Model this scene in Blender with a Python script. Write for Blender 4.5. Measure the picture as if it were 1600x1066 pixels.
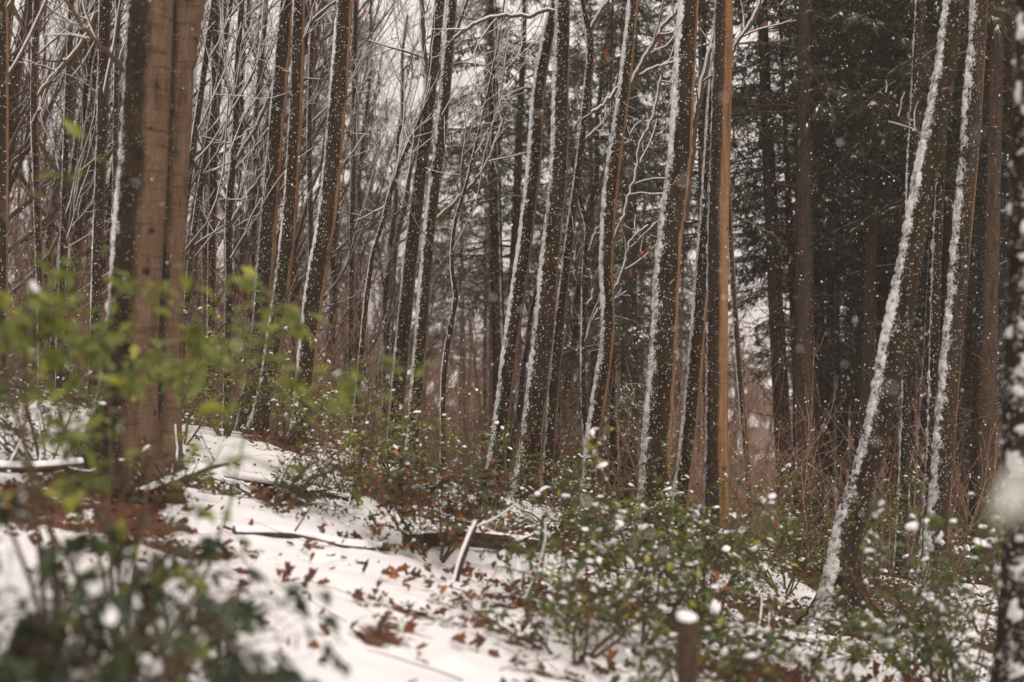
import bpy, math, random
import numpy as np
from mathutils import Matrix, Vector

for o in list(bpy.data.objects):
    bpy.data.objects.remove(o, do_unlink=True)
SC = bpy.context.scene
COL = SC.collection
R = math.radians
random.seed(7)
rng = np.random.default_rng(7)

# ------------------------------------------------------------------ camera
CAM_Z = 1.6
FPX = 50.0 / 36.0 * 1600.0
cd = bpy.data.cameras.new('camera')
cam = bpy.data.objects.new('camera', cd)
COL.objects.link(cam)
cam.location = (0, 0, CAM_Z)
cam.rotation_euler = (R(90), 0, 0)
cd.lens = 50; cd.sensor_width = 36
cd.clip_start = 0.05; cd.clip_end = 600
cd.dof.use_dof = True
cd.dof.focus_distance = 15.2
cd.dof.aperture_fstop = 1.25
SC.camera = cam

# ------------------------------------------------------------------ world, sun, exposure
SUN_EL, SUN_AZ = R(48), R(150)      # azimuth clockwise from +Y
W = bpy.data.worlds.new('World'); SC.world = W; W.use_nodes = True
nt = W.node_tree; nt.nodes.clear()
sky = nt.nodes.new('ShaderNodeTexSky'); sky.sky_type = 'NISHITA'; sky.sun_disc = False
sky.sun_elevation = SUN_EL; sky.sun_rotation = SUN_AZ
sky.dust_density = 4.0; sky.air_density = 1.0
hs = nt.nodes.new('ShaderNodeHueSaturation'); hs.inputs['Saturation'].default_value = 0.15
mx = nt.nodes.new('ShaderNodeMix'); mx.data_type = 'RGBA'
mx.inputs[0].default_value = 0.85
mx.inputs[7].default_value = (9.5, 8.6, 8.2, 1)     # even overcast cloud
bg = nt.nodes.new('ShaderNodeBackground'); bg.inputs[1].default_value = 0.1
wo = nt.nodes.new('ShaderNodeOutputWorld')
nt.links.new(sky.outputs[0], hs.inputs['Color']); nt.links.new(hs.outputs[0], mx.inputs[6])
nt.links.new(mx.outputs[2], bg.inputs[0]); nt.links.new(bg.outputs[0], wo.inputs[0])

ld = bpy.data.lights.new('sun', 'SUN'); ld.energy = 1.5; ld.angle = R(25); ld.color = (1, 0.90, 0.80)
sun = bpy.data.objects.new('sun', ld); COL.objects.link(sun)
sd = Vector((math.sin(SUN_AZ) * math.cos(SUN_EL), math.cos(SUN_AZ) * math.cos(SUN_EL), math.sin(SUN_EL)))
sun.rotation_euler = (-sd).to_track_quat('-Z', 'Y').to_euler()

SC.view_settings.view_transform = 'Standard'; SC.view_settings.look = 'None'
SC.view_settings.gamma = 1; SC.view_settings.use_curve_mapping = False
SC.view_settings.exposure = 0.25
cy = SC.cycles
cy.use_denoising = True
cy.max_bounces = 8; cy.diffuse_bounces = 3; cy.glossy_bounces = 2; cy.transmission_bounces = 3
cy.volume_bounces = 1; cy.transparent_max_bounces = 6
cy.use_adaptive_sampling = True; cy.adaptive_threshold = 0.02

# ------------------------------------------------------------------ materials
def base_mat(name, rough=0.8, spec=0.3):
    m = bpy.data.materials.new(name); m.use_nodes = True
    n = m.node_tree.nodes; l = m.node_tree.links
    b = n['Principled BSDF']
    b.inputs['Roughness'].default_value = rough
    b.inputs['Specular IOR Level'].default_value = spec
    return m, n, l, b
def noise(n, l, scale, detail=4, vec=None, rough=0.6):
    t = n.new('ShaderNodeTexNoise'); t.inputs['Scale'].default_value = scale
    t.inputs['Detail'].default_value = detail; t.inputs['Roughness'].default_value = rough
    if vec is not None: l.new(vec, t.inputs['Vector'])
    return t
def ramp(n, l, src, pts):
    r = n.new('ShaderNodeValToRGB'); e = r.color_ramp.elements
    while len(e) > 1: e.remove(e[-1])
    e[0].position = pts[0][0]; e[0].color = (*pts[0][1], 1)
    for p, c in pts[1:]:
        k = e.new(p); k.color = (*c, 1)
    l.new(src, r.inputs[0]); return r
def mixc(n, l, fac, a, b):
    m = n.new('ShaderNodeMix'); m.data_type = 'RGBA'
    for s, v in ((0, fac), (6, a), (7, b)):
        if isinstance(v, (int, float)): m.inputs[s].default_value = v
        elif isinstance(v, tuple): m.inputs[s].default_value = (*v, 1)
        else: l.new(v, m.inputs[s])
    return m.outputs[2]
def maths(n, l, op, a, b=None, c=None, clamp=False):
    m = n.new('ShaderNodeMath'); m.operation = op; m.use_clamp = clamp
    for i, v in enumerate((a, b, c)):
        if v is None: continue
        if isinstance(v, (int, float)): m.inputs[i].default_value = v
        else: l.new(v, m.inputs[i])
    return m.outputs[0]
def bump(n, l, b, h, strength=0.5, dist=0.02):
    k = n.new('ShaderNodeBump'); k.inputs['Strength'].default_value = strength
    k.inputs['Distance'].default_value = dist
    l.new(h, k.inputs['Height']); l.new(k.outputs[0], b.inputs['Normal'])
def coords(n, l, scale=(1, 1, 1)):
    g = n.new('ShaderNodeNewGeometry'); mp = n.new('ShaderNodeMapping')
    mp.inputs['Scale'].default_value = scale
    l.new(g.outputs['Position'], mp.inputs['Vector']); return mp.outputs[0]
def attr(n, name):
    a = n.new('ShaderNodeAttribute'); a.attribute_name = name; return a.outputs['Fac']

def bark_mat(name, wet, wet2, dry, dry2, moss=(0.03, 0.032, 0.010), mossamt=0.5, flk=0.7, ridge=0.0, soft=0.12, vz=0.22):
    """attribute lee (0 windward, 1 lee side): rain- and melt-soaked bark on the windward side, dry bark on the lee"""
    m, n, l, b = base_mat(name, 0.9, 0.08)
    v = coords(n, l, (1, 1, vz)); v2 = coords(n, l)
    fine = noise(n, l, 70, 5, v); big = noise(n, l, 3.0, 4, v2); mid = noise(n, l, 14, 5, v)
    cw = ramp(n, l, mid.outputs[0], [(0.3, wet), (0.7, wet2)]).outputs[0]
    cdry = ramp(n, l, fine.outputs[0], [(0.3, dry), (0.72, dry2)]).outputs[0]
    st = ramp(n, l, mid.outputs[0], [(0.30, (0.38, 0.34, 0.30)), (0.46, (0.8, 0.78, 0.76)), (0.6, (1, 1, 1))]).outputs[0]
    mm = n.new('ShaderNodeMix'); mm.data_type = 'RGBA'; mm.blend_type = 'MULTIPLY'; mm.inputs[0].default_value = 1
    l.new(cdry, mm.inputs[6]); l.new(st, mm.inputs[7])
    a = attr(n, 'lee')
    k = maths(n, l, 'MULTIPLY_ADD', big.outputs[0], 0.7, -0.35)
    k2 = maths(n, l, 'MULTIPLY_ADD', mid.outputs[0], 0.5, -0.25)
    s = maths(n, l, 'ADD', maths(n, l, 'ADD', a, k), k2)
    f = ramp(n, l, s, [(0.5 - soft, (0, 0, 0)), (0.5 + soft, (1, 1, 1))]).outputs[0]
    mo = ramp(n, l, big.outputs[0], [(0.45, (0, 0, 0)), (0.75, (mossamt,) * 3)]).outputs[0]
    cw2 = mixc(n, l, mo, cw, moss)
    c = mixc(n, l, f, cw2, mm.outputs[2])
    # stuck flakes
    vo = n.new('ShaderNodeTexVoronoi'); vo.inputs['Scale'].default_value = 45; l.new(v2, vo.inputs['Vector'])
    fl = maths(n, l, 'LESS_THAN', vo.outputs['Distance'], 0.27)
    nb = maths(n, l, 'GREATER_THAN', noise(n, l, 25, 2, v2).outputs[0], 0.52)
    ff = maths(n, l, 'MULTIPLY', maths(n, l, 'MULTIPLY', fl, nb), maths(n, l, 'MULTIPLY_ADD', f, -0.6 * flk, flk))
    c = mixc(n, l, ff, c, (0.6, 0.6, 0.6))
    # wrinkles and dark knots of smooth bark
    if ridge:
        v3 = coords(n, l, (0.35, 0.35, 4)); rd = noise(n, l, 9, 4, v3)
        c = mixc(n, l, ramp(n, l, rd.outputs[0], [(0.30, (ridge,) * 3), (0.46, (0, 0, 0))]).outputs[0], c, wet2)
        vk = n.new('ShaderNodeTexVoronoi'); vk.inputs['Scale'].default_value = 3.6; l.new(coords(n, l, (1, 1, 1.4)), vk.inputs['Vector'])
        c = mixc(n, l, ramp(n, l, maths(n, l, 'ADD', vk.outputs['Distance'], maths(n, l, 'MULTIPLY_ADD', mid.outputs[0], 0.2, -0.1)), [(0.07, (0.85,) * 3), (0.14, (0, 0, 0))]).outputs[0], c, wet)
    # blown snow grains, dense on the windward line and thinning out round the stem
    gr_ = noise(n, l, 62, 3, coords(n, l, (1, 1, 0.8)), 0.7); g2 = noise(n, l, 9, 3, v2)
    wv = maths(n, l, 'MULTIPLY_ADD', attr(n, 'wind'), 0.50, -0.33)
    sg = maths(n, l, 'ADD', maths(n, l, 'ADD', gr_.outputs[0], wv), maths(n, l, 'ADD', maths(n, l, 'MULTIPLY_ADD', g2.outputs[0], 0.7, -0.36), maths(n, l, 'MULTIPLY_ADD', big.outputs[0], 0.35, -0.18)))
    sf = ramp(n, l, sg, [(0.50, (0, 0, 0)), (0.57, (0.92,) * 3)]).outputs[0]
    c = mixc(n, l, sf, c, (0.62, 0.605, 0.60))
    l.new(c, b.inputs['Base Color'])
    bump(n, l, b, maths(n, l, 'ADD', maths(n, l, 'ADD', fine.outputs[0], mid.outputs[0]), sf), 0.9, 0.012)
    return m
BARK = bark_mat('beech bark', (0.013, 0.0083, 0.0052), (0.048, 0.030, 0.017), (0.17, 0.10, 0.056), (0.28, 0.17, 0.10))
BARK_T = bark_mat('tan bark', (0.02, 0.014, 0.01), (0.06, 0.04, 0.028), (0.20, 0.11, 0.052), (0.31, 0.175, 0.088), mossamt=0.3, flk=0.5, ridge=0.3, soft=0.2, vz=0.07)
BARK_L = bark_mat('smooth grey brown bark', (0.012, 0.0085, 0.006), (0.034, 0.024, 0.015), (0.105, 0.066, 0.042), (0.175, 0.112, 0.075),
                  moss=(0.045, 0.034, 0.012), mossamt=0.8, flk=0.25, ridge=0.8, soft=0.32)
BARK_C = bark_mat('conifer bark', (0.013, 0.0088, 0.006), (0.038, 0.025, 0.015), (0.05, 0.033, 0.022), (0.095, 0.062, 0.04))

def simple(name, c1, c2, scale=8, rough=0.85, bs=0.5, bd=0.01, spec=0.3):
    m, n, l, b = base_mat(name, rough, spec)
    v = coords(n, l); t = noise(n, l, scale, 5, v)
    l.new(ramp(n, l, t.outputs[0], [(0.3, c1), (0.7, c2)]).outputs[0], b.inputs['Base Color'])
    bump(n, l, b, t.outputs[0], bs, bd)
    return m
TWIG = simple('twig bark', (0.045, 0.027, 0.016), (0.125, 0.076, 0.046), 20)
TWIG_R = simple('red brown brush', (0.19, 0.108, 0.068), (0.42, 0.265, 0.185), 3)
WOOD = simple('rotting wood', (0.012, 0.008, 0.006), (0.06, 0.035, 0.022), 25, bd=0.02)
WOOD_T = simple('weathered broken wood', (0.02, 0.012, 0.008), (0.085, 0.052, 0.032), 30)
SNOW, _n, _l, _b = base_mat('snow', 0.7, 0.2)
_v = coords(_n, _l); _t = noise(_n, _l, 60, 4, _v)
_l.new(ramp(_n, _l, _t.outputs[0], [(0.3, (0.80, 0.79, 0.80)), (0.7, (0.88, 0.87, 0.875))]).outputs[0], _b.inputs['Base Color'])
_b.inputs['Subsurface Weight'].default_value = 0.0
bump(_n, _l, _b, _t.outputs[0], 0.5, 0.01)
CRUST, _n, _l, _b = base_mat('wind blown snow crust', 0.75, 0.2)
_g = noise(_n, _l, 75, 3, coords(_n, _l, (1, 1, 1.3)), 0.7)
_c = maths(_n, _l, 'ADD', _g.outputs[0], maths(_n, _l, 'MULTIPLY_ADD', attr(_n, 'cov'), 0.30, -0.08))
_l.new(ramp(_n, _l, _c, [(0.43, (0.06, 0.044, 0.034)), (0.53, (0.52, 0.505, 0.50)), (0.78, (0.82, 0.81, 0.81))]).outputs[0], _b.inputs['Base Color'])
bump(_n, _l, _b, _g.outputs[0], 1.0, 0.012)
FLAKE, _n, _l, _b = base_mat('snowflake', 0.6, 0.2)
_b.inputs['Base Color'].default_value = (0.88, 0.88, 0.88, 1)

def leaf_mat(name, pts, trans=0.3, rough=0.38, tcol=(0.25, 0.35, 0.04)):
    m, n, l, b = base_mat(name, rough, 0.5)
    a = attr(n, 'tint')
    c = ramp(n, l, a, pts).outputs[0]
    t = noise(n, l, 40, 3, coords(n, l))
    c2 = mixc(n, l, maths(n, l, 'MULTIPLY', t.outputs[0], 0.25), c, tuple(x * 0.4 for x in pts[0][1]))
    l.new(c2, b.inputs['Base Color'])
    tr = n.new('ShaderNodeBsdfTranslucent')
    mm = n.new('ShaderNodeMix'); mm.data_type = 'RGBA'; mm.blend_type = 'MIX'; mm.inputs[0].default_value = 0.4
    l.new(c2, mm.inputs[6]); mm.inputs[7].default_value = (*tcol, 1)
    l.new(mm.outputs[2], tr.inputs[0])
    ms = n.new('ShaderNodeMixShader'); ms.inputs[0].default_value = trans
    l.new(b.outputs[0], ms.inputs[1]); l.new(tr.outputs[0], ms.inputs[2])
    l.new(ms.outputs[0], n['Material Output'].inputs[0])
    return m
HOLLY = leaf_mat('holly leaf', [(0, (0.024, 0.042, 0.012)), (0.45, (0.075, 0.105, 0.018)), (0.8, (0.19, 0.22, 0.028)), (1, (0.33, 0.31, 0.035))], 0.2)
LIGHT = leaf_mat('light green leaf', [(0, (0.035, 0.06, 0.014)), (0.45, (0.10, 0.14, 0.022)), (0.8, (0.20, 0.23, 0.03)), (1, (0.34, 0.33, 0.045))], 0.35, tcol=(0.4, 0.45, 0.05))
DARKL = leaf_mat('dark green leaf', [(0, (0.010, 0.018, 0.007)), (0.6, (0.024, 0.042, 0.013)), (1, (0.07, 0.10, 0.02))], 0.15)
DEAD = leaf_mat('dead brown leaf', [(0, (0.035, 0.015, 0.009)), (0.4, (0.11, 0.043, 0.02)), (0.8, (0.26, 0.09, 0.03)), (1, (0.48, 0.18, 0.05))], 0.2, 0.7, tcol=(0.5, 0.16, 0.04))
NEEDLE = leaf_mat('conifer needles', [(0, (0.034, 0.036, 0.014)), (0.6, (0.062, 0.068, 0.026)), (1, (0.115, 0.12, 0.045))], 0.12, 0.6, tcol=(0.1, 0.12, 0.04))

GROUND, _n, _l, _b = base_mat('snow over leaf litter', 0.75, 0.2)
_v = coords(_n, _l)
_a = attr(_n, 'bare')
_n1 = noise(_n, _l, 26, 6, _v, 0.7); _n2 = noise(_n, _l, 110, 3, _v); _n3 = noise(_n, _l, 1.4, 3, _v)
_s = maths(_n, _l, 'ADD', _a, maths(_n, _l, 'MULTIPLY_ADD', _n1.outputs[0], 0.9, -0.45))
_f = ramp(_n, _l, _s, [(0.48, (0, 0, 0)), (0.56, (1, 1, 1))]).outputs[0]
_litter = ramp(_n, _l, _n2.outputs[0], [(0.3, (0.03, 0.016, 0.01)), (0.55, (0.12, 0.055, 0.03)), (0.72, (0.24, 0.11, 0.05))]).outputs[0]
_sn = ramp(_n, _l, _n3.outputs[0], [(0.3, (0.81, 0.795, 0.80)), (0.7, (0.88, 0.87, 0.875))]).outputs[0]
_l.new(mixc(_n, _l, _f, _sn, _litter), _b.inputs['Base Color'])
bump(_n, _l, _b, maths(_n, _l, 'ADD', _n1.outputs[0], _n2.outputs[0]), 0.35, 0.02)

# ------------------------------------------------------------------ numpy noise
_perm = rng.random((64, 64, 64)).astype(np.float32)
def vnoise(x, y, z=0.0):
    x = np.asarray(x, float); y = np.asarray(y, float); z = np.asarray(z, float) + 0 * x
    xi = np.floor(x).astype(int); yi = np.floor(y).astype(int); zi = np.floor(z).astype(int)
    fx = x - xi; fy = y - yi; fz = z - zi
    fx = fx * fx * (3 - 2 * fx); fy = fy * fy * (3 - 2 * fy); fz = fz * fz * (3 - 2 * fz)
    g = lambda a, b, c: _perm[(xi + a) & 63, (yi + b) & 63, (zi + c) & 63]
    l = lambda a, b, t: a + (b - a) * t
    return l(l(l(g(0, 0, 0), g(1, 0, 0), fx), l(g(0, 1, 0), g(1, 1, 0), fx), fy),
             l(l(g(0, 0, 1), g(1, 0, 1), fx), l(g(0, 1, 1), g(1, 1, 1), fx), fy), fz)
def fbm(x, y, z=0.0, o=4):
    s = 0; a = 0.5; f = 1.0
    for i in range(o):
        s = s + a * vnoise(np.asarray(x) * f + 7.3 * i, np.asarray(y) * f + 3.1 * i, np.asarray(z) * f + 1.7 * i); a *= 0.5; f *= 2.03
    return s / (1 - 0.5 ** o)

# ------------------------------------------------------------------ terrain
def softplus(t, k=1.2): return np.log1p(np.exp(np.clip(t * k, -40, 40))) / k
def height(x, y):
    x = np.asarray(x, float); y = np.asarray(y, float)
    h = -0.24 * 9 * np.tanh(x / 9)
    crest = 16.3 + 0.06 * x
    drop = softplus(y - crest) * 0.26
    drop = 6.5 * np.tanh(drop / 6.5)
    h = h - drop + 6.0 * (1 / (1 + np.exp(-(y - 92) / 12.0)))
    h = h + 0.22 * (fbm(x * 0.5 + 5, y * 0.5, 0, 3) - 0.5) * np.clip((y - 3) / 5, 0, 1)
    h = h + 2.2 * (fbm(x * 0.06, y * 0.06, 3.3, 2) - 0.5) * np.clip((y - 22) / 25, 0, 1)
    return h
def gz(x, y): return float(height(x, y))
def bareness(x, y):
    """where leaf litter shows through the thin snow"""
    cx = -0.45 - 0.02 * (y - 8)
    clear = 0.80 * np.exp(-((x - cx) / 1.15) ** 2) * np.clip((11.4 - y) / 1.2, 0, 1)
    clear = np.maximum(clear, np.exp(-(((x - 1.9) / 0.8) ** 2 + ((y - 9) / 1.8) ** 2)) * 0.8)
    m = fbm(x * 1.7, y * 1.2, 9.0, 4)
    b = 0.44 + (m - 0.5) * 1.7 + 0.5 * (fbm(x * 6, y * 4, 5.0, 2) - 0.5) - 0.44 * clear
    b = b - 0.16 * np.exp(-((x + 3.0) / 1.3) ** 2) * (y < 14) - 0.14 * np.exp(-(((x + 2.4) / 1.3) ** 2 + ((y - 12.6) / 2.0) ** 2)) + 0.25 * np.clip((y - 17) / 6, 0, 1)
    b = b + 0.7 * np.exp(-(((x + 1.6) / 0.62) ** 2 + ((y - 4.2) / 1.1) ** 2))
    return b
def ground():
    def axis(lo, f0, f1, hi, step, g):
        a = list(np.arange(f0, f1, step)); s = step; v = f1
        while v < hi: a.append(v); s *= g; v += s
        a.append(hi); s = step; v = f0 - s
        b = []
        while v > lo: b.append(v); s *= g; v -= s
        b.append(lo)
        return np.array(b[::-1] + a)
    xs = axis(-190, -6.0, 6.0, 190, 0.04, 1.10)
    ys = axis(-12, 4.0, 17.0, 260, 0.045, 1.05)
    X, Y = np.meshgrid(xs, ys)
    Z = height(X, Y)
    B = bareness(X, Y)
    det = (fbm(X * 4, Y * 4, 1.1, 4) - 0.5)
    Z = Z + det * 0.10 * np.clip(B * 2.2, 0.38, 1.3) - 0.05 * np.clip(fbm(X * 2.3 + 8, Y * 2.3, 2.2, 2) - 0.58, 0, 1) * 3 * np.clip((Y - 4) / 2, 0, 1) - 0.035 * np.clip((B - 0.4) * 4, 0, 1)
    nx, ny = len(xs), len(ys)
    V = np.stack([X, Y, Z], -1).reshape(-1, 3)
    i = np.arange(nx * ny).reshape(ny, nx)
    F = np.stack([i[:-1, :-1], i[:-1, 1:], i[1:, 1:], i[1:, :-1]], -1).reshape(-1, 4)
    return V, F, B.reshape(-1)

# ------------------------------------------------------------------ mesh helpers
def mesh(name, V, F, mats, attrs=None, smooth=True, midx=None):
    V = np.asarray(V, np.float32).reshape(-1, 3); F = np.asarray(F, np.int32)
    k = F.shape[1]; me = bpy.data.meshes.new(name)
    me.vertices.add(len(V)); me.vertices.foreach_set('co', V.ravel())
    me.loops.add(F.size); me.loops.foreach_set('vertex_index', F.ravel())
    me.polygons.add(len(F)); me.polygons.foreach_set('loop_start', np.arange(0, F.size, k, dtype=np.int32))
    me.polygons.foreach_set('loop_total', np.full(len(F), k, np.int32))
    if smooth: me.polygons.foreach_set('use_smooth', np.ones(len(F), bool))
    if midx is not None: me.polygons.foreach_set('material_index', np.asarray(midx, np.int32))
    for m in (mats if isinstance(mats, (list, tuple)) else [mats]): me.materials.append(m)
    for nm, a in (attrs or {}).items():
        t = me.attributes.new(nm, 'FLOAT', 'POINT'); t.data.foreach_set('value', np.asarray(a, np.float32))
    me.update(calc_edges=True); me.validate()
    return me
def link(name, me, parent=None, kind=None, label=None, cat=None, group=None):
    o = bpy.data.objects.new(name, me); COL.objects.link(o)
    if parent is not None: o.parent = parent
    if kind: o['kind'] = kind
    if label: o['label'] = label
    if cat: o['category'] = cat
    if group: o['group'] = group
    return o
def thing(name, loc, label, cat, group=None, rz=0.0, s=1.0):
    o = link(name, None, None, None, label, cat, group)
    o.location = loc; o.rotation_euler = (0, 0, rz); o.scale = (s, s, s)
    o.empty_display_size = 0.3
    return o
def dup(root, loc, rz=0.0, s=1.0, label=None, group=None, tilt=(0, 0)):
    r = root.copy(); COL.objects.link(r); r.location = loc; r.rotation_euler = (tilt[0], tilt[1], rz); r.scale = (s, s, s)
    if label: r['label'] = label
    if group: r['group'] = group
    for ch in list(root.children):
        c = ch.copy(); COL.objects.link(c); c.parent = r
    return r
class Acc:
    def __init__(s): s.V = []; s.F = []; s.A = []; s.n = 0
    def add(s, V, F, a=None):
        V = np.asarray(V).reshape(-1, 3)
        if len(V) == 0: return
        F = np.asarray(F)
        s.V.append(V); s.F.append(F + s.n); s.n += len(V)
        s.A.append(np.zeros(len(V)) if a is None else np.broadcast_to(a, (len(V),)).astype(float))
    def tri(s):
        out = []
        for F in s.F:
            if F.shape[1] == 4: out += [F[:, [0, 1, 2]], F[:, [0, 2, 3]]]
            else: out.append(F)
        return np.concatenate(out)
    def build(s, name, mat, attrn=None, smooth=True):
        if not s.V: return None
        V = np.concatenate(s.V)
        F = np.concatenate(s.F) if len({f.shape[1] for f in s.F}) == 1 else s.tri()
        return mesh(name, V, F, mat, {attrn: np.concatenate(s.A)} if attrn else None, smooth)

def norm(v): return v / np.maximum(np.linalg.norm(v, axis=-1, keepdims=True), 1e-9)
def frames(P):
    T = norm(np.gradient(P, axis=1))
    ref = np.where(np.abs(T[..., 2:3]) > 0.8, np.array([1.0, 0.0, 0.0]), np.array([0.0, 0.0, 1.0]))
    # a constant reference per path keeps the rings from twisting
    m = np.abs(T[:, :, 2]).mean(1) > 0.6
    ref = np.where(m[:, None, None], np.array([1.0, 0.0, 0.0]), np.array([0.0, 0.0, 1.0])) + 0 * T
    U = norm(np.cross(T, ref)); Wv = np.cross(T, U)
    return T, U, Wv
def tubes(P, Rr, sides=5):
    P = np.asarray(P, float); Rr = np.asarray(Rr, float)
    N, K, _ = P.shape
    T, U, Wv = frames(P)
    a = np.arange(sides) / sides * 2 * np.pi
    V = P[:, :, None, :] + Rr[:, :, None, None] * (U[:, :, None, :] * np.cos(a)[:, None] + Wv[:, :, None, :] * np.sin(a)[:, None])
    idx = np.arange(N * K * sides).reshape(N, K, sides)
    nx = np.roll(idx, -1, axis=2)
    F = np.stack([idx[:, :-1], nx[:, :-1], nx[:, 1:], idx[:, 1:]], -1).reshape(-1, 4)
    return V.reshape(-1, 3), F
WIND = norm(np.array([-0.60, -0.12, 0.78]))
def snow_on(P, Rr, k=0.75, add=0.003, sides=4, gap=0.25, seed=0):
    T = norm(np.gradient(P, axis=1))
    O = WIND - (T @ WIND)[..., None] * T
    thick = np.linalg.norm(O, axis=-1)
    O = norm(O)
    r2 = (Rr * k + add) * np.clip(thick * 1.3, 0, 1)
    g = np.random.default_rng(seed).random(r2.shape)
    if r2.shape[1] > 12: g = (g + np.roll(g, 1, 1) + np.roll(g, 2, 1) + np.roll(g, 3, 1)) / 4; g = (g + np.roll(g, 2, 1)) / 2
    r2 = r2 * (0.75 + 0.5 * g)
    drop = np.random.default_rng(seed + 1).random(r2.shape[0]) < gap
    keep = ~drop
    if not keep.any(): keep[:] = True
    Q = P + O * (Rr * 0.55 + add * 0.8)[..., None]
    return tubes(Q[keep], r2[keep], sides)
def spawn(P, Rr, n, t0, t1, length, ang, K, up=0.15, wob=0.12, rr=0.5, rend=0.25, rmin=0.002, rg=rng, bias=None, lenfall=0.4, flat=None):
    """children of each path, vectorised"""
    N, Kp, _ = P.shape
    t = (t0 + (t1 - t0) * (np.arange(n)[None] + rg.random((N, n))) / n)
    ti = t * (Kp - 1); i0 = np.clip(np.floor(ti).astype(int), 0, Kp - 2); f = (ti - i0)[..., None]
    ar = np.arange(N)[:, None]
    S = P[ar, i0] * (1 - f) + P[ar, i0 + 1] * f
    T = norm(P[ar, i0 + 1] - P[ar, i0])
    rs = (Rr[ar, i0] * (1 - f[..., 0]) + Rr[ar, i0 + 1] * f[..., 0])
    S = S.reshape(-1, 3); T = T.reshape(-1, 3); rs = rs.reshape(-1); tt = t.reshape(-1)
    M = len(S)
    rv = norm(rg.normal(size=(M, 3)))
    if bias is not None: rv = norm(rv + np.array(bias))
    if flat is not None: rv[:, 2] *= flat
    pr = norm(rv - (rv * T).sum(-1, keepdims=True) * T)
    a = np.radians(ang[0] + (ang[1] - ang[0]) * rg.random(M))[:, None]
    D = T * np.cos(a) + pr * np.sin(a)
    L = (length[0] + (length[1] - length[0]) * rg.random(M)) * (1 - lenfall * tt)
    out = np.zeros((M, K, 3)); out[:, 0] = S
    st = (L / (K - 1))[:, None]
    for k in range(1, K):
        D = norm(D + np.array([0, 0, up]) + wob * rg.normal(size=(M, 3)))
        out[:, k] = out[:, k - 1] + D * st
    r0 = np.maximum(rs * rr, rmin)
    r = r0[:, None] * (1 - (1 - rend) * np.linspace(0, 1, K)[None])
    return out, np.maximum(r, rmin * 0.6)

# ------------------------------------------------------------------ trunks from a surveyed centre line
def at(px, py, d): return np.array([(px - 800) / FPX * d, d, CAM_Z + (533 - py) / FPX * d])
def catmull(pts, n):
    pts = np.asarray(pts, float); m = len(pts)
    t = np.concatenate([[0], np.cumsum(np.linalg.norm(np.diff(pts[:, :3], axis=0), axis=1))])
    tt = np.linspace(0, t[-1], n)
    g = np.gradient(pts, t, axis=0) if m > 2 else np.repeat(np.diff(pts, axis=0) / (t[1] - t[0]), 2, axis=0)
    i = np.clip(np.searchsorted(t, tt) - 1, 0, m - 2)
    h = (t[i + 1] - t[i])[:, None]; u = ((tt - t[i])[:, None]) / h
    return ((2 * u**3 - 3 * u**2 + 1) * pts[i] + (u**3 - 2 * u**2 + u) * h * g[i] + (-2 * u**3 + 3 * u**2) * pts[i + 1] + (u**3 - u**2) * h * g[i + 1])

def trunk_path(pl, d, wtop=None, top=13.0, dy=0.0, wk=0.92):
    """pl: list of (px, py, width_px) from low to high; returns world centre line with radius, ground to crown"""
    pts = [np.append(at(x, y, d), w * wk / FPX * d / 2) for x, y, w in pl]
    # extend to the ground
    a, b = pts[0], pts[1]
    dirn = (a - b)[:3]; dirn = dirn / abs(dirn[2])
    z0 = gz(a[0], a[1]) - 0.12
    if a[2] > z0 + 0.05:
        L = a[2] - z0; n = a.copy(); n[:3] = a[:3] + dirn * L * np.array([0.7, 0.7, 1]); pts.insert(0, n)
        pts[0][2] = gz(pts[0][0], pts[0][1]) - 0.12
    else:
        pts[0][2] = min(pts[0][2], z0)
    a, b = pts[-1], pts[-2]
    dirn = (a - b)[:3]; dirn = dirn / dirn[2]
    if a[2] < top:
        L = top - a[2]
        m = a.copy(); m[:3] = a[:3] + dirn * L * 0.5 * np.array([0.9, 1, 1]); m[3] = a[3] * 0.75
        e = a.copy(); e[:3] = a[:3] + dirn * L * np.array([0.75, 1, 1]); e[3] = a[3] * 0.4
        pts += [m, e]
    return np.array(pts)

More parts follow.
